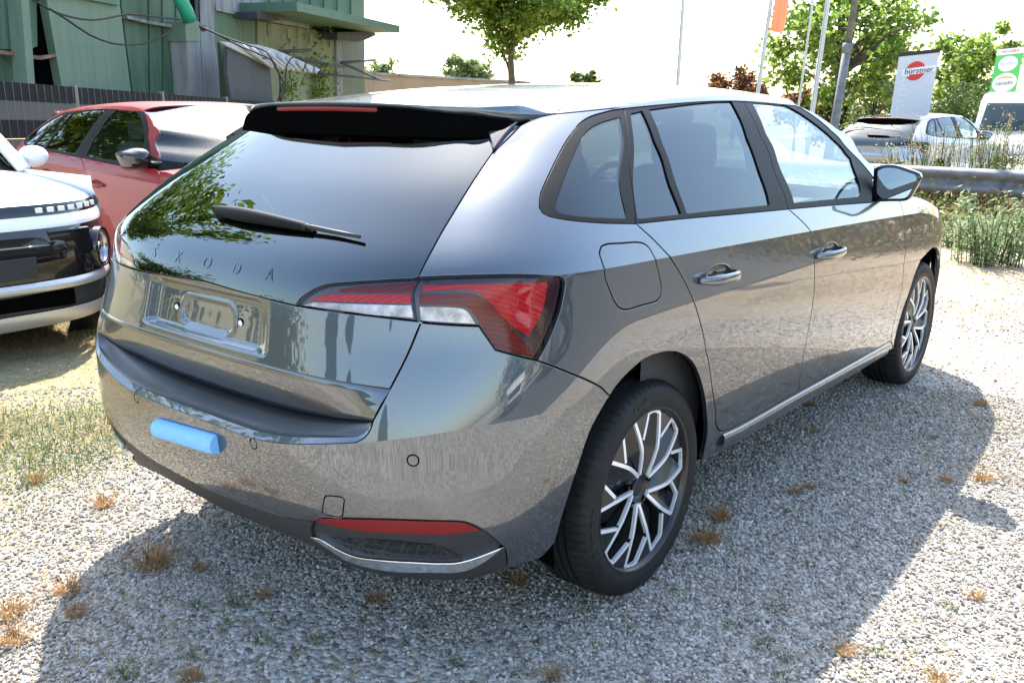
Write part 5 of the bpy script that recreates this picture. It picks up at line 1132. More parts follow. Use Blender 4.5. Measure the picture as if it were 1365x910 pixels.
circ = lambda u, v, r, n=32, ry=None: [(u+r*math.cos(a), v+(ry or r)*math.sin(a)) for a in np.linspace(0, 2*math.pi, n, endpoint=False)]
D = 21.; fr = sign_frame((1199, 72), (1253, 66), (1186, 155), D, 0); w = fr[4]; H = 2.9
S1 = thing('banner_sign', 'pale grey upright banner with a red ball logo and caravan maker lettering', 'sign', tuple(G(1215, D)))
Sinv = np.array(S1.location)
fr = (fr[0]-Sinv, *fr[1:]); plate('panel', fr, [(0, 0), (w, 0), (w, H), (0, H)], 0, M_BANNER, S1, .06); plate('top_bar', fr, [(-.01, -.02), (w+.01, -.02), (w+.01, .06), (-.01, .06)], .004, M_SIGNBLACK, S1, .08)
plate('logo_ball', fr, circ(w*.47, w*.50, w*.25), .008, M_SIGNRED, S1, .01); plate('logo_band', fr, [(w*.14, w*.42), (w*.98, w*.40), (w*.98, w*.57), (w*.14, w*.59)], .014, M_WHITE, S1, .008); sign_text(fr, 'bürstner', w*.56, w*.50, w*.205, .018, M_SIGNBLACK, S1, 0, 1.0)
sign_text(fr, 'bürstner', w*.20, w*1.35, w*.44, .006, M_BANNERD, S1, PI2, 1.15)
D = 36.; fr = sign_frame((1329.5, 66.5), (1366, 62.5), (1317, 132), D, 0); w = fr[4]; S2 = thing('dealer_sign', 'green upright sign with white round brand emblems', 'sign', tuple(G(1340, D))); Sinv = np.array(S2.location); fr = (fr[0]-Sinv, *fr[1:])
plate('panel', fr, [(0, 0), (w, 0), (w, 3.2), (0, 3.2)], 0, M_SIGNGREEN, S2, .06); plate('header_strip', fr, [(0, 0), (w, 0), (w, w*.24), (0, w*.24)], .006, M_WHITE, S2, .02); sign_text(fr, 'MOVERA', w*.5, w*.13, w*.17, .010, M_SIGNRED, S2)
plate('round_emblem', fr, circ(w*.5, w*.62, w*.36, 32, w*.31), .006, M_WHITE, S2, .01); sign_text(fr, 'MOVERA', w*.5, w*.62, w*.15, .010, simple('sign_greyblue', (.35, .42, .48), .5), S2)
plate('round_emblem', fr, circ(w*.5, w*1.38, w*.45, 32, w*.39), .006, M_WHITE, S2, .01); sign_text(fr, 'carado', w*.5, w*1.40, w*.235, .012, M_SIGNBLACK, S2); plate('orange_arc', fr, [(w*(.5+.32*math.cos(a)), w*(1.30-.17*math.sin(a))) for a in np.linspace(.35, 2.8, 12)]+[(w*(.5+.29*math.cos(a)), w*(1.30-.11*math.sin(a))) for a in np.linspace(2.7, .45, 12)], .010, M_ORANGE, S2, .006)
# ---- guard rail
GR = thing('guard_rail', 'galvanised steel crash barrier on posts behind the weeds', 'guard rail', tuple(on_z(1340, 300)))
gp = np.array(GR.location); ra, rb = at_depth(1228, 224, 12.6), at_depth(1400, 226, 12.2); rd = (rb-ra); rd[2] = 0; rd /= np.linalg.norm(rd); rn = np.array([-rd[1], rd[0], 0]); rn = rn if rn@(CAM-ra) > 0 else -rn
zt = .5*(ra[2]+rb[2]); prof = [(.0, 0), (.03, -.012), (.08, -.05), (.082, -.085), (.02, -.125), (.0, -.155), (.0, -.165), (.02, -.195), (.082, -.235), (.08, -.27), (.03, -.308), (.0, -.32)]
V = []; L0 = np.linspace(-3.2, 15.5, 8)
for l in L0:
    for o_, z_ in prof: V.append(ra+rd*l+rn*o_+np.array([0, 0, zt-ra[2]+z_])-gp)
m_ = len(prof); mesh_obj('rail_beam', V, [(i*m_+k, i*m_+k+1, (i+1)*m_+k+1, (i+1)*m_+k) for i in range(7) for k in range(m_-1)], M_GALV, GR)
for l in (1.15-4., 1.15-2., 1.15, 3.15, 5.15, 7.15, 9.15, 11.15, 13.15, 15.15):
    bm = bmesh.new(); c = ra+rd*l-rn*.09-gp; box_bm(bm, (c[0], c[1], zt-.03-gp[2]-(zt-.03)/2-.1), (.055, .10, zt+.2), Matrix.Rotation(math.atan2(rd[1], rd[0]), 3, 'Z'), .006); bm_obj('rail_post', bm, M_GALV, GR)
# ---- weeds by the rail
def weed(name, label, base, n, h, spread, mat, seed, lw=.035, group=None, heads=False, cat='plant'):
    r = np.random.default_rng(seed); t = thing(name, label, cat, tuple(base), 0., group); stems = []; lc = []; hc = []
    for i in range(n):
        a = r.uniform(0, 6.28); L_h = h*r.uniform(.5, 1.); e = np.array([math.cos(a)*spread*r.uniform(.2, 1), math.sin(a)*spread*r.uniform(.2, 1), L_h]); m = e*np.array([.35, .35, .6]); s0 = np.array([e[0]*r.uniform(.2, .8), e[1]*r.uniform(.2, .8), -.02]); m = m*np.array([1, 1, 1])+s0*np.array([.6, .6, 0]); stems.append(tube([tuple(s0), tuple(m), tuple(e)], [.005, .004, .002], 4))
        tt_ = r.uniform(.12, 1, 26); q = (np.outer(1-tt_, m*0)+np.where(tt_[:, None] < .6, s0+np.outer(tt_/.6, m-s0), m+np.outer((tt_-.6)/.4, e-m))); (hc if heads else lc).append(q[tt_ > .6]+r.normal(0, .03, (int((tt_ > .6).sum()), 3))) if heads else None; lc.append(q[tt_ < (.6 if heads else 1)]+r.normal(0, .02, (int((tt_ < (.6 if heads else 1)).sum()), 3)))
    V, F = merge(stems); mesh_obj('stems', V, F, M_LEAF_W if False else M_GREEN, t); V, F = leaves(np.concatenate(lc), lw*2.2, r, -.4, .28); fast_mesh('foliage', V, F, mat, t)['kind'] = 'stuff'
    if heads: V, F = leaves(np.concatenate(hc), lw*.8, r, 0, .8); fast_mesh('seed_heads', V, F, M_SEED, t)['kind'] = 'stuff'
    return t
b = on_z(1316, 352); b[2] = ground_h(b[0], b[1]); weed('bushy_weed', 'big silvery-green bushy weed in front of the guard rail post', b, 70, .66, .50, M_LEAF_W, 61, .030)
b = on_z(1275, 330); b[2] = ground_h(b[0], b[1]); weed('bushy_weed', 'low green weed left of the big silvery one, beneath the rail', b, 30, .30, .34, M_LEAF_W, 62, .028)
for i, (xp, D, h, lab) in enumerate([(1232, 13.4, 1.15, 'tall seeding weed behind the rail at the mirror'), (1262, 13.2, 1.25, 'tall seeding weed behind the rail before the silver car wheel'), (1290, 13.5, 1.1, 'tall seeding weed behind the rail at the silver car nose'), (1318, 13.2, 1.45, 'tallest seeding weed behind the rail under the white van'), (1345, 13.0, 1.35, 'leafy seeding weed behind the rail by its post'), (1366, 13.4, 1.3, 'leafy seeding weed behind the rail right of its post'), (1210, 14., .95, 'short seeding weed behind the rail, against the silver car')]):
    b = G(xp, D); weed('seeding_weed', lab, b, 34, h, .42, M_LEAF_C, 70+i, .035, 'weeds along the guard rail', True)
# low scrub under the rail
pg = ra+rd*RNG.uniform(-3, 16, 22000)[:, None]+rn*RNG.normal(.25, .50, 22000)[:, None]; pg[:, 2] = ground_h(pg[:, 0], pg[:, 1])+np.abs(RNG.normal(.03, .17, 22000))*1.1; V, F = leaves(pg, .075, RNG, 0, .6)
tag(fast_mesh('scrub', V, F, leafmat('brown_scrub', [(0, (.10, .06, .03)), (.35, (.22, .13, .06)), (.6, (.20, .18, .07)), (1, (.16, .22, .07))], .8, .35)), 'low brown and green scrub along the foot of the guard rail', 'scrub', kind='stuff')

# ================================================================== green industrial building, yard fence, tan wall
def metal(name, col, var=.18, streak=True, rough=.5):
    m, N, L = newmat(name); b = bsdf(N, col, rough, .0, spec=.35); c = N.new('ShaderNodeTexCoord'); mp_ = N.new('ShaderNodeMapping'); mp_.inputs['Scale'].default_value = (6, 6, .35); L.new(c.outputs['Object'], mp_.inputs[0])
    t = noise(N, L, 1.4, 6, .65, vec=mp_.outputs[0]); t2 = noise(N, L, .5, 5, .6); mx = N.new('ShaderNodeMix'); mx.data_type = 'FLOAT'; mx.inputs[0].default_value = .5; L.new(t.outputs['Fac'], mx.inputs[2]); L.new(t2.outputs['Fac'], mx.inputs[3])
    r = ramp(N, [(.32, tuple(x*(1-2.2*var) for x in col)), (.5, col), (.7, tuple(min(1, x*(1+var)) for x in col))]); L.new(mx.outputs[0], r.inputs[0]); L.new(r.outputs[0], b.inputs['Base Color']); out(m, N, L, b.outputs[0]); return m
M_GREENP = metal('pale_green_panel', (.135, .20, .145), .12); M_GREENM = metal('mid_green_panel', (.070, .135, .088), .22); M_GREEND = metal('dark_green_steel', (.035, .070, .048), .25); M_GREENB = metal('bluegreen_cladding', (.085, .155, .115), .14)
M_CONC = metal('weathered_concrete', (.24, .245, .25), .35, rough=.9); M_OLIVE = metal('mossy_render', (.22, .235, .155), .28, rough=.9); M_PATCH = metal('bare_render', (.24, .25, .25), .3, rough=.9); M_SHED = metal('dark_shed_board', (.055, .06, .07), .3, rough=.7)
M_TANW = metal('tan_wall', (.30, .21, .14), .1, rough=.9); M_CABLE = simple('black_cable', (.012, .012, .012), .6); M_RUST = simple('rusty_steel', (.20, .12, .08), .8, var=.4, vscale=6); M_PIPE = simple('green_pipe', (.02, .30, .19), .4, var=.2, vscale=4); M_CORR = metal('corrugated_roof', (.33, .36, .40), .25)
WA, WB_ = G(0, 13.2, 0.)[:2], G(485, 24., 0.)[:2]; wd = (WB_-WA)/np.linalg.norm(WB_-WA); wn_ = np.array([wd[1], -wd[0]]); wn_ = wn_ if wn_@(CAM[:2]-WA) > 0 else -wn_
def WPx(x, y, off=0.):
    d = ray(x, y); o = WA+wn_*off; t = ((o-CAM[:2])@wn_)/(d[:2]@wn_); return CAM+d*t
BLD = thing('green_building', 'weathered green industrial hall with patched panels, canopy and lean-to', 'building', (WA[0], WA[1], 0.)); BO = np.array(BLD.location); n3 = np.array([*wn_, 0])
def slab(name, quad, off, thick, mat, par=BLD, ground=False):
    """panel on the wall plane from pixel corners; off metres proud of the wall"""
    V = [WPx(x, y, off)-BO for x, y in quad]; n = len(V); V += [v-n3*thick for v in V]
    o = mesh_obj(name, V, [tuple(range(n)), tuple(range(2*n-1, n-1, -1))]+[(i, i+n, (i+1) % n+n, (i+1) % n) for i in range(n)], mat, par, smooth=False); bm = bmesh.new(); bm.from_mesh(o.data); bmesh.ops.recalc_face_normals(bm, faces=bm.faces); bm.to_mesh(o.data); bm.free(); return o
T = -260; Bm = 170
slab('hall_wall', [(-75, T), (484, T), (486.5, Bm), (-75, Bm)], -.12, .3, M_GREEND)
wl = slab('upper_cladding', [(340, T), (484, T), (485, 55), (340, 12)], .0, .1, M_GREENB)
for x0 in (360, 378, 396, 414, 432, 450, 468): slab('cladding_rib', [(x0, T), (x0+1.6, T), (x0+1.9, 46), (x0+.3, 46)], .035, .04, M_GREENB)
slab('recess_panel', [(-74, T), (-8, T), (28, 68), (-74, 60)], -.05, .05, M_GREENM); slab('recess_panel', [(-74, 74), (0, 74), (34, 112), (-74, 108)], -.05, .05, M_GREENM)
slab('recess_panel', [(2, T), (8, T), (24, 60), (20, 66), (4, 66)], .0, .04, M_GREENP)
slab('recess_panel', [(30, T), (44, T), (50, 62), (40, 66), (36, 30)], -.03, .04, M_GREENM)
slab('steel_rail', [(-40, 62), (0, 67), (55, 75), (75, 72), (75, 76), (55, 80), (0, 72), (-40, 67)], .10, .08, M_RUST)
slab('steel_post', [(8, T), (19, T), (47, 115), (37, 115)], .25, .2, M_GREENP)
slab('dark_opening', [(44, -80), (60, -80), (84, 124), (52, 124)], -.04, .04, M_DARK)
slab('wall_panel', [(22, T), (156, T), (160, 8), (176, 132), (84, 124), (62, 0)], .10, .12, M_GREENP)
slab('lintel', [(60, -18), (160, -6), (160, 8), (118, 0), (60, -6)], .16, .1, M_GREENB)
slab('wall_panel', [(162, T), (246, T), (256, 142), (178, 133), (162, 8)], .04, .1, M_GREENM)
for x0 in (196, 214, 232): slab('panel_seam', [(x0, T), (x0+1, T), (x0+4.5, 138), (x0+3.5, 138)], .055, .02, M_GREEND)
slab('cable_tray', [(169, 21), (200, 28), (235, 34), (234, 37.5), (198, 32), (170, 25)], .14, .1, M_CONC)
slab('concrete_pillar', [(247, 30), (265, 29), (272, 138), (254.5, 138)], .35, .3, M_CONC); slab('pillar_cap', [(246.5, 29), (266, 28), (267.5, 55), (248.5, 55)], .37, .34, M_GREENP)
slab('wall_panel', [(262, T), (286, T), (286, 57), (300, 140), (272, 140), (268, 60)], .10, .1, M_PATCH)
slab('wall_panel', [(286, T), (340, T), (340, 60), (310, 140), (298, 140), (286, 60)], .02, .1, M_GREENM)
slab('render_patch', [(286, -6), (340, -2), (413, 27), (413, 39), (343, 26), (288, 14)], .06, .08, M_PATCH)
slab('lower_wall', [(343, 28), (413, 40), (454, 50), (457, 140), (345, 140)], .03, .1, M_OLIVE)
for x0, y0 in ((357, 33), (383, 38), (412, 44), (439, 49)): slab('wall_bracket', [(x0, y0), (x0+5, y0+1), (x0+6, y0+15), (x0+1, y0+15)], .06, .05, M_OLIVE)
slab('corner_pier', [(448, 50), (455, 52), (457.5, 140), (450, 140)], .10, .2, M_CONC)
# canopy: a slab standing out from the wall
ca = [WPx(342, 13, .02), WPx(484, 48, .02)]; cz = WPx(396, 15, 1.5)
c0, c1 = at_depth(396, 15, np.hypot(*(WPx(396, 15, 1.2)-CAM)[:2])), at_depth(533, 44, np.hypot(*(WPx(533, 44, 1.2)-CAM)[:2]))
zc2 = .5*(c0[2]+c1[2]); o1 = np.array([*(WA+wd*((c0[:2]-WA)@wd)), 0]); o2 = np.array([*(WA+wd*((c1[:2]-WA)@wd)), 0])
V = []
for z0, z1 in ((c0[2], c1[2]),):
    for (o, z) in ((o1, z0), (o2, z1)):
        for off in (-.1, 1.2):
            for dz in (0, .16): V.append(o+n3*off+np.array([0, 0, z+dz])-BO)
cn = mesh_obj('canopy', V, [(0, 1, 3, 2), (4, 6, 7, 5), (0, 4, 5, 1), (2, 3, 7, 6), (1, 5, 7, 3), (0, 2, 6, 4)], M_GREENB, BLD, smooth=False); bm = bmesh.new(); bm.from_mesh(cn.data); bmesh.ops.recalc_face_normals(bm, faces=bm.faces); bm.to_mesh(cn.data); bm.free()
slab('canopy_beam', [(342, 16), (396, 13.5), (397, 23), (374, 24), (373, 28), (343, 25)], .5, .45, M_SHED); slab('canopy_beam', [(450, 43.5), (497, 42), (502, 47), (486, 54), (450, 53)], .5, .45, M_SHED)
for a_, b_ in (((372, 69), (414, 67)), ((455, 84), (500, 80))): V, F = tube([WPx(*a_, .3)-BO, WPx(*b_, .3)-BO], .035, 6); mesh_obj('steel_bracket', V, F, M_SHED, BLD)
for a_, b_ in (((390, 78), (460, 90)), ((425, 98), (520, 108)), ((455, 84), (506, 106))): V, F = tube([WPx(*a_, .4)-BO, WPx(*b_, .4)-BO], .028, 6); mesh_obj('timber_rail', V, F, M_SHED, BLD)
# lean-to with corrugated roof
slab('lean_to_front', [(303, 62), (308, 64), (360, 90), (364, 138), (310, 140), (303, 100)], 1.0, .06, M_SHED); slab('lean_to_side', [(293, 56), (304, 62), (311, 140), (298, 140)], .6, .05, M_GREEND)
rf = slab('lean_to_roof', [(293.6, 55.6), (343.6, 60), (366, 66), (427.6, 93), (421, 97.5), (362, 90), (305, 62.5)], 1.05, .05, M_CORR)
for k in range(9):
    t = k/8; a_ = (362+(421-362)*t, 90+(97.5-90)*t); b_ = (318+(420-318)*t, 58+(90-58)*t); V, F = tube([WPx(*a_, 1.1)-BO, WPx(*b_, 1.06)-BO], .035, 6); mesh_obj('roof_corrugation', V, F, M_CORR, rf)
# pipe and cables
V, F = tube([WPx(225, -60, .45)-BO, WPx(240, 0, .45)-BO, WPx(248, 14, .45)-BO, WPx(253, 28, .45)-BO], .11, 12); mesh_obj('green_pipe', V, F, M_PIPE, BLD)
def cable(pts, off, r=.014): V, F = tube([np.array(q)-BO for q in smooth_line(np.array([WPx(x, y, off) for x, y in pts]), .3)], r, 6); mesh_obj('cable', V, F, M_CABLE, BLD)
cable([(44, 0), (66, 13), (95, 23), (125, 27), (155, 22), (172, 19), (200, 22), (247, 27)], .5); cable([(66, 12), (90, 27), (120, 47), (150, 58), (175, 60), (200, 56), (220, 46), (235, 35)], .5)
cable([(266, 36), (290, 46), (320, 62), (345, 72), (366, 84), (373, 100), (373, 135)], 1.3); cable([(266, 35), (300, 50), (330, 60), (355, 70), (366, 85)], 1.35); cable([(350, 78), (362, 80), (370, 95), (378, 110), (370, 135)], 1.35); cable([(264, -40), (266, 30)], .5); cable([(404, 95), (408, 84), (400, 76), (388, 78), (382, 88), (380, 115), (374, 136)], 1.3)
bm = bmesh.new(); c = WPx(271, 38, .6)-BO; bmesh.ops.create_icosphere(bm, subdivisions=2, radius=.055, matrix=Matrix.Translation(Vector(c))); bm_obj('insulator', bm, M_SHED, BLD, True)
# climbing plants on the lower wall
for i, (x, y, w) in enumerate([(388, 115, 14), (425, 110, 18), (430, 125, 20)]):
    r = np.random.default_rng(90+i); c = WPx(x, y, .2); q = c+np.stack([r.normal(0, .18, 260), r.normal(0, .18, 260), r.normal(0, .45, 260)], 1); V, F = leaves(q, .09, r); t = thing('climbing_plant', ['thin ivy on the mossy wall beside the lean-to', 'taller ivy climbing the mossy wall near its corner pier', 'low ivy at the foot of the mossy wall'][i], 'ivy', tuple(c)); fast_mesh('foliage', np.asarray(V)-c, F, M_LEAF_A, t)['kind'] = 'stuff'; tube_obj('stem', [(0, 0, -.6), (.03, .02, 0), (-.02, .03, .5)], .012, M_BARK, t, 5)
# ---- striped yard fence
FA, FB = G(-60, 10.2, 0.), G(420, 18.6, 0.); fd_ = (FB-FA); fl = np.linalg.norm(fd_[:2]); fd_ /= fl; fn = np.array([fd_[1], -fd_[0], 0]); fn = fn if fn[:2]@(CAM[:2]-FA[:2]) > 0 else -fn
FEN = thing('yard_fence', 'mesh fence woven with alternating dark and light grey strips behind the red car', 'fence', tuple(FA))
M_STRIPD = simple('anthracite_strip', (.010, .012, .016), .7, spec=.15, var=.15, vscale=5); M_STRIPL = simple('light_grey_strip', (.085, .085, .088), .7, spec=.15, var=.1, vscale=5); M_WIRE = simple('fence_wire', (.12, .125, .13), .5, .3)
zt0, zt1 = Zp(0, 110, 11.0), Zp(310, 140, 16.2)
def ftop(l): return zt0+(zt1-zt0)*(l-.9)/(8.4)
npan = 5; pl_ = fl/npan
for p_ in range(npan):
    l0, l1 = p_*pl_+.03, (p_+1)*pl_-.03; stp = .5*(ftop(l0)+ftop(l1))*0
    for k in range(8):
        a0, a1 = ftop(l0)-.19*k, ftop(l1)-.19*k; h = .183
        V = [fd_*l0+np.array([0, 0, a0-h]), fd_*l1+np.array([0, 0, a1-h]), fd_*l1+np.array([0, 0, a1]), fd_*l0+np.array([0, 0, a0])]; V += [v-fn*.006 for v in V]
        mesh_obj('woven_strip', V, [(0, 1, 2, 3), (7, 6, 5, 4), (0, 4, 5, 1), (1, 5, 6, 2), (2, 6, 7, 3), (3, 7, 4, 0)], M_STRIPD if k % 2 == 0 else M_STRIPL, FEN, smooth=False)
    parts = []
    for q in np.linspace(l0+.05, l1-.05, int(pl_/.12)): parts.append(tube([fd_*q+fn*.008+np.array([0, 0, .02]), fd_*q+fn*.008+np.array([0, 0, ftop(q)])], .0013, 4))
    V, F = merge(parts); o = mesh_obj('wire_mesh', V, F, M_WIRE, FEN); o['kind'] = 'stuff'
for p_ in range(npan+1):
    l = min(p_*pl_, fl); bm = bmesh.new(); c = fd_*l-fn*.03; box_bm(bm, (c[0], c[1], ftop(l)/2), (.06, .06, ftop(l)+.06), Matrix.Rotation(math.atan2(fd_[1], fd_[0]), 3, 'Z')); bm_obj('fence_post', bm, M_WIRE, FEN)
# ---- far tan wall
wa, wb = G(440, 44, 0.), G(700, 62, 0.); zt = Zp(520, 103, 50); TW = thing('tan_wall', 'long plain tan wall far beyond the building corner', 'wall', tuple(wa)); dv = wb-wa; nv = np.array([dv[1], -dv[0], 0]); nv /= np.linalg.norm(nv)
V = [np.zeros(3), dv, dv+[0, 0, zt], np.array([0, 0, zt])]; V += [v+nv*.3 for v in V]; mesh_obj('wall_body', V, [(0, 1, 2, 3), (7, 6, 5, 4), (0, 4, 5, 1), (1, 5, 6, 2), (2, 6, 7, 3), (3, 7, 4, 0)], M_TANW, TW, smooth=False)
V = [np.array([0, 0, zt]), dv+[0, 0, zt], dv+[0, 0, zt+.12], np.array([0, 0, zt+.12])]; V = [v-nv*.08 for v in V]+[v+nv*.38 for v in V]; mesh_obj('coping', V, [(0, 1, 2, 3), (7, 6, 5, 4), (0, 4, 5, 1), (1, 5, 6, 2), (2, 6, 7, 3), (3, 7, 4, 0)], M_CONC, TW, smooth=False)

# ================================================================== other vehicles
SKIP = ('inner_shell', 'wheel_arch_liner', 'honeycomb_grille', 'parking_sensor', 'tow_cover', 'plate_screw', 'screw_collar', 'letter', 'interior_mirror', 'steering_hub', 'exhaust_silencer', 'seat_belt_pillar', 'wheel_bolt')
def copy_car(name, label, loc, rot, sc, swap, group=None, skip=(), zs=1.):
    """a copy of the hatchback body with other paint; parts share mesh data"""
    t = thing(name, label, 'car', loc, rot, group); t.scale = (sc, sc, sc*zs)
    def cp(o, par):
        nm = o.name.split('.')[0]
        if nm in SKIP or nm in skip: return
        c = o.copy(); COL.objects.link(c); c.parent = par
        if o.type == 'MESH':
            for i, s_ in enumerate(c.material_slots):
                m = swap.get((nm, s_.material.name)) or swap.get(s_.material.name)
                if m: s_.link = 'OBJECT'; s_.material = m
        for ch in o.children: cp(ch, c)
    for ch in CAR.children: cp(ch, t)
    return t
M_RED = paint('red_paint', (.19, .002, .007), .0, .5, coat=.4, ior=1.45); M_SILVER = paint('silver_paint', (.42, .44, .47), .6, .4); M_WPAINT = paint('white_paint', (.80, .80, .79), 0., .4, flake=False); M_ROOFBLACK = paint('black_roof_paint', (.012, .012, .014), 0., .3, flake=False); M_BLUEG = paint('dark_blue_paint', (.03, .05, .09), .5, .35)
P_ = 'grey_metallic_paint'
RED = copy_car('red_hatchback', 'red hatchback with black mirror parked beside the white car', (2.12, 5.78, -.06), math.radians(-92.4), 1.0, {P_: M_RED})
SIL = copy_car('silver_crossover', 'silver crossover with black roof beyond the guard rail', (15.9, 3.35, -.33), math.radians(-8), 1.07, {P_: M_SILVER, ('roof_panel', P_): M_ROOFBLACK, ('roof_spoiler', P_): M_ROOFBLACK, 'lamp_bright_red': M_LAMP_DARK}, zs=1.03)
# cars across the lane on the right, seen as reflections in the doors
copy_car('silver_hatchback', 'silver hatchback across the lane, mirrored in the grey car doors', (4.6, -11.2, 0.), math.radians(100), 1.0, {P_: M_SILVER}, 'cars across the lane', skip=('front_seat', 'rear_bench'))
copy_car('blue_hatchback', 'dark blue hatchback across the lane', (8.6, -10.4, 0.), math.radians(105), 1.0, {P_: M_BLUEG}, 'cars across the lane', skip=('front_seat', 'rear_bench'))
copy_car('white_hatchback', 'white hatchback across the lane', (.4, -12.2, 0.), math.radians(93), 1.0, {P_: M_WPAINT}, 'cars across the lane', skip=('front_seat', 'rear_bench'))

# ---- white boxy city car: nose towards the grey car
WC = thing('white_city_car', 'white boxy city car with round headlight and pixel light strip, nose out', 'car', (-.22, 2.98, -.075), 0.)
# local frame: x right along the nose (towards +x of the yard), y away from the viewer, z up; half width .80
def wplan(x, y0, k=.42, r=4.0):
    """front face bows: y at lateral x"""
    return y0+k*(np.abs(x)/.82)**r
def band(name, z0, z1, y0, y1, mat, xl=-.80, xr=.80, n=33, k=.40, rr=4.0, steps=5, par=WC, bulge=0., xf=None):
    xs = np.linspace(xl, xr, n); Gd = []
    for j in range(steps):
        t = j/(steps-1); z = z0+(z1-z0)*t; y = y0+(y1-y0)*t-bulge*math.sin(math.pi*t); Gd.append(np.stack([xs, wplan(xs, y, k, rr), z+0*xs], 1))
    o = grid_obj(name, np.array(Gd), mat, par); dup_fix(o, lambda p_: p_.normal.y < 0); return o
M_GREYSILVER = simple('silver_bumper_trim', (.52, .52, .51), .35, .5)
band('lower_skirt', .255, .345, .07, .02, M_GREYSILVER, bulge=.015); band('intake', .345, .465, .035, .035, M_PLASTIC, bulge=0)
band('bumper_bar', .46, .515, .005, .01, M_GREYSILVER, bulge=.02); band('mask', .515, .80, .02, .035, M_BLACKGLOSS, bulge=.02); band('nose_panel', .80, .865, .035, .06, M_WPAINT, bulge=.008)
band('light_strip', .865, .925, .062, .085, M_BLACKGLOSS, bulge=.004)
for i in range(7): 
    xx = .30+.066*i; y = float(wplan(np.array(xx), .066))-.008; bm = bmesh.new(); box_bm(bm, (xx, y, .895), (.036, .012, .026), Matrix.Rotation(.9*(xx/.8)**3, 3, 'Z'), .002); bm_obj('pixel_light', bm, M_WHITE, WC)
    bm = bmesh.new(); y = float(wplan(np.array(-xx), .066))-.008; box_bm(bm, (-xx, y, .895), (.036, .012, .026), Matrix.Rotation(-.9*(xx/.8)**3, 3, 'Z'), .002); bm_obj('pixel_light', bm, M_WHITE, WC)
# bonnet, windscreen, roof, flanks
xs = np.linspace(-.80, .80, 33); Gd = []
for y, z in ((0, .925), (.03, .948), (.10, .975), (.35, 1.005), (.8, 1.035), (1.25, 1.06)): e_ = .40*(np.abs(xs)/.82)**4*(1-min(1, y/1.25)); Gd.append(np.stack([xs*(1-.02*y), .085+y+e_, z-.045*(np.abs(xs)/.8)**3], 1))
o = grid_obj('bonnet', np.array(Gd), M_WPAINT, WC); dup_fix(o, lambda p_: p_.normal.z > 0)
Gd = []
for t in np.linspace(0, 1, 6): Gd.append(np.stack([xs*(.93-.18*t), 1.31+.62*t+.10*(np.abs(xs)/.8)**2, 1.05+.49*t-.02*(np.abs(xs)/.8)**2], 1))
o = grid_obj('windscreen', np.array(Gd), M_GLASS_REAR, WC); dup_fix(o, lambda p_: p_.normal.y < 0)
Gd = []
for y, z in ((1.93, 1.54), (2.2, 1.565), (2.6, 1.57), (3.3, 1.55), (3.62, 1.50)): Gd.append(np.stack([xs*.76, y+0*xs, z-.03*(np.abs(xs)/.8)**3], 1))
o = grid_obj('roof', np.array(Gd), M_WPAINT, WC); dup_fix(o, lambda p_: p_.normal.z > 0)
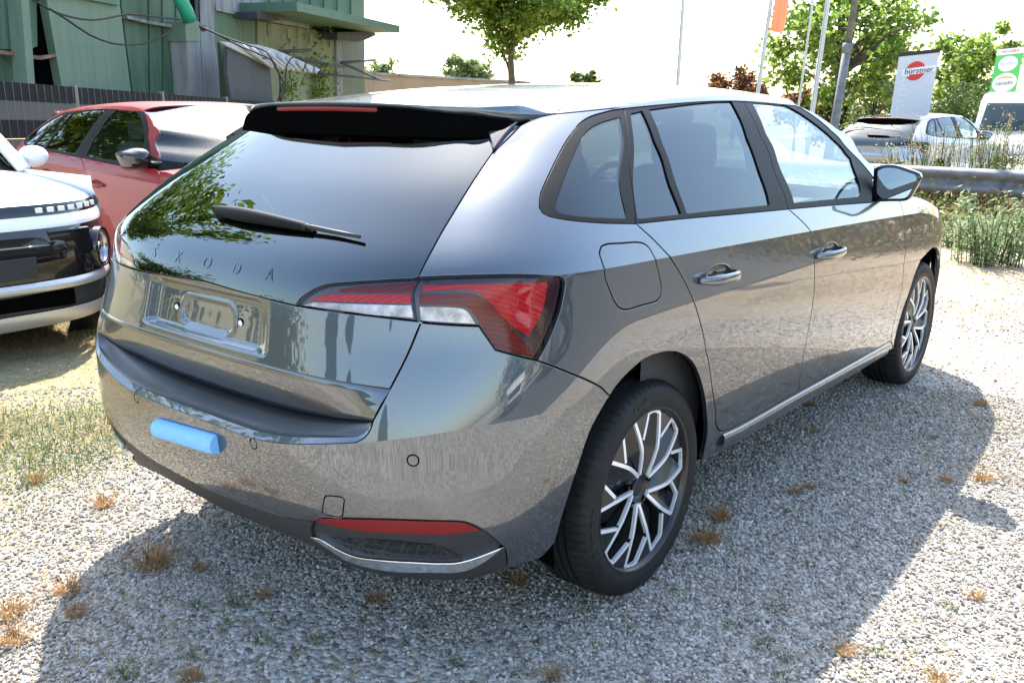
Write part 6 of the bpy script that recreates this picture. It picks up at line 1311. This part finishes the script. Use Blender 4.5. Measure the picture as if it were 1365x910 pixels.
for sd in (1, -1):
    ys = np.linspace(.12, 3.70, 40); Gd = []
    for z in np.linspace(.22, 1.04, 12):
        w = .79+.014*math.sin((z-.2)*3.2)-(.03 if z > .95 else 0); yy = ys; Gd.append(np.stack([sd*(w-.55*np.maximum(0, .40-yy)**2*0-.10*np.maximum(0, (yy-3.3)/.4)**2), yy+.30*0, z+0*yy], 1))
    G_ = np.array(Gd); cen = (G_[:-1, :-1]+G_[1:, 1:])/2; n_, m_ = G_.shape[:2]; F = [(i*m_+j, i*m_+j+1, (i+1)*m_+j+1, (i+1)*m_+j) for i in range(n_-1) for j in range(m_-1) if min(math.hypot(cen[i, j][1]-.78, cen[i, j][2]-.31), math.hypot(cen[i, j][1]-3.2, cen[i, j][2]-.31)) > .36 and cen[i, j][1] > .42]
    o = mesh_obj('flank', G_.reshape(-1, 3), F, M_WPAINT, WC); dup_fix(o, lambda p_: p_.normal.x*sd > 0)
    Gd = np.array([[(sd*(.77-.19*t), 1.35+.62*t, 1.05+.49*t), (sd*(.76-.18*t), 3.55-.1*t, 1.05+.47*t)] for t in np.linspace(0, 1, 5)]); o = grid_obj('side_windows', Gd, M_GLASS_REAR, WC); dup_fix(o, lambda p_: p_.normal.x*sd > 0)
    tube_obj('a_pillar', [(sd*.775, 1.31, 1.03), (sd*.70, 1.63, 1.30), (sd*.60, 1.95, 1.545)], [.045, .04, .035], M_WPAINT, WC, 8); tube_obj('roof_rail', [(sd*.60, 1.95, 1.545), (sd*.60, 2.6, 1.57), (sd*.585, 3.6, 1.51)], .04, M_WPAINT, WC, 8)
    bm = bmesh.new(); bmesh.ops.create_uvsphere(bm, u_segments=20, v_segments=12, radius=1., matrix=Matrix.Translation((sd*.90, 1.45, 1.11)) @ Matrix.Diagonal((.10, .075, .075, 1))); bm_obj('door_mirror', bm, M_WPAINT, WC, True); bm = bmesh.new(); box_bm(bm, (sd*.81, 1.46, 1.05), (.14, .06, .05), None, .015); bm_obj('mirror_foot', bm, M_TRIM, WC)
    # round headlight
    hx = sd*.665; hy = float(wplan(np.array(abs(hx)), .020)); an = -sd*math.atan(.40*4*(abs(hx)**3)/.82**4)*-1; Rz = Matrix.Rotation(-an if sd > 0 else -an, 4, 'Z')
    M4 = Matrix.Translation((hx, hy, .645)) @ Matrix.Rotation(sd*math.atan(.40*4*(abs(hx)**3)/.82**4), 4, 'Z')
    def putl(nm, prof, mat):
        V, F = lathe(prof, 40); V = [tuple(M4 @ Vector(v)) for v in V]; o = mesh_obj(nm, V, F, mat, WC); bm = bmesh.new(); bm.from_mesh(o.data); bmesh.ops.recalc_face_normals(bm, faces=bm.faces); bm.to_mesh(o.data); bm.free(); return o
    hl = putl('headlight', [(.118, .02), (.120, -.03), (.112, -.042), (.104, -.034), (.100, .0)], M_BLACKGLOSS)
    for nm, pr, mt in (('bezel', [(.101, -.028), (.096, -.036), (.088, -.030), (.086, .0)], M_CHROME), ('reflector_bowl', [(.088, -.010), (.06, .015), (.03, .03), (.0, .035)], M_LAMP_CLEAR), ('projector', [(.032, .01), (.034, -.010), (.02, -.020), (.0, -.024)], M_MIRROR), ('lens', [(.092, -.028), (.07, -.040), (.035, -.047), (.0, -.049)], M_LENS)):
        o = putl(nm, pr, mt); o.parent = hl
    V, F = lathe([(.30, -.10), (.315, -.09), (.32, 0), (.315, .09), (.30, .10), (.2, .10)], 48); mesh_obj('wheel', [(sd*.70+v[1], .78+v[0], .31+v[2]) for v in V], F, M_TYRE, WC); mesh_obj('wheel', [(sd*.70+v[1], 3.2+v[0], .31+v[2]) for v in V], F, M_TYRE, WC)
bm = bmesh.new(); box_bm(bm, (-.02, .012, .60), (.50, .02, .115), None, .006); bm_obj('plate_holder', bm, M_PLASTIC, WC)
bm = bmesh.new(); box_bm(bm, (.44, .060, .705), (.25, .03, .16), Matrix.Rotation(.15, 3, 'Z'), .008); bm_obj('mask_panel', bm, M_BLACKGLOSS, WC)
bm = bmesh.new(); box_bm(bm, (.0, .045, .405), (.86, .02, .09), None, .006); bm_obj('intake_grille', bm, M_DARK, WC)
bm = bmesh.new(); box_bm(bm, (0, 1.9, .62), (1.4, 3.0, .6)); bm_obj('cabin_core', bm, M_DARK, WC); bm = bmesh.new(); box_bm(bm, (0, 2.2, .24), (1.3, 3.2, .1)); bm_obj('underbody', bm, M_DARK, WC)
# ---- white van
VD = 28.; vb = G(1343, VD); vb = vb+np.array([2.6, .1, 0]); VAN = thing('white_van', 'tall white panel van facing the yard behind the weeds', 'van', (vb[0], vb[1], -.75), math.radians(184))
pf = [(-2.6, .25), (2.35, .25), (2.62, .45), (2.66, .95), (2.45, 1.22), (1.72, 1.42), (1.02, 2.28), (.6, 2.52), (0, 2.58), (-2.5, 2.55), (-2.62, 2.3)]
V, F = prism(pf, -.98, .98); vo = mesh_obj('van_body', V, F, M_WPAINT, VAN, smooth=False); bm = bmesh.new(); bm.from_mesh(vo.data); bmesh.ops.recalc_face_normals(bm, faces=bm.faces); bmesh.ops.bevel(bm, geom=bm.edges[:], offset=.07, segments=3, affect='EDGES', profile=.5); bm.to_mesh(vo.data); bm.free()
o = grid_obj('windscreen', np.array([[(1.66+.03-.62*t, y, 1.47+.02+.76*t) for y in np.linspace(-.84+.06*t, .84-.06*t, 7)] for t in np.linspace(0, 1, 4)])+np.array([.035, 0, .03]), M_GLASS_REAR, VAN)
for sd in (1, -1):
    V, F = prism([(.62, 1.42), (1.55, 1.42), (.98, 2.15), (.62, 2.15)], sd*.985, sd*.99); mesh_obj('cab_window', V, F, M_GLASS_REAR, VAN, smooth=False)
    bm = bmesh.new(); box_bm(bm, (1.45, sd*1.13, 1.55), (.12, .2, .34), None, .04); bm_obj('van_mirror', bm, M_TRIM, VAN)
    bm = bmesh.new(); box_bm(bm, (2.60, sd*.72, .93), (.12, .34, .22), Matrix.Rotation(sd*.3, 3, 'Z'), .04); bm_obj('headlight', bm, M_LAMP_CLEAR, VAN)
    for wx in (1.75, -1.6):
        V, F = lathe([(.3, -.1), (.34, -.08), (.34, .08), (.3, .1)], 32); mesh_obj('wheel', [(wx+v[0], sd*.9+v[1], .34+v[2]) for v in V], F, M_TYRE, VAN)
bm = bmesh.new(); box_bm(bm, (2.66, 0, .8), (.06, 1.1, .3), None, .02); bm_obj('grille', bm, M_PLASTIC, VAN); bm = bmesh.new(); box_bm(bm, (2.60, 0, .42), (.16, 1.8, .2), None, .05); bm_obj('front_bumper', bm, M_PLASTIC, VAN)
copy_car('white_hatchback', 'white hatchback parked between the silver crossover and the white van', (21.2, .6, -.75), math.radians(165), 1.0, {P_: M_WPAINT}, skip=('rear_bench',))
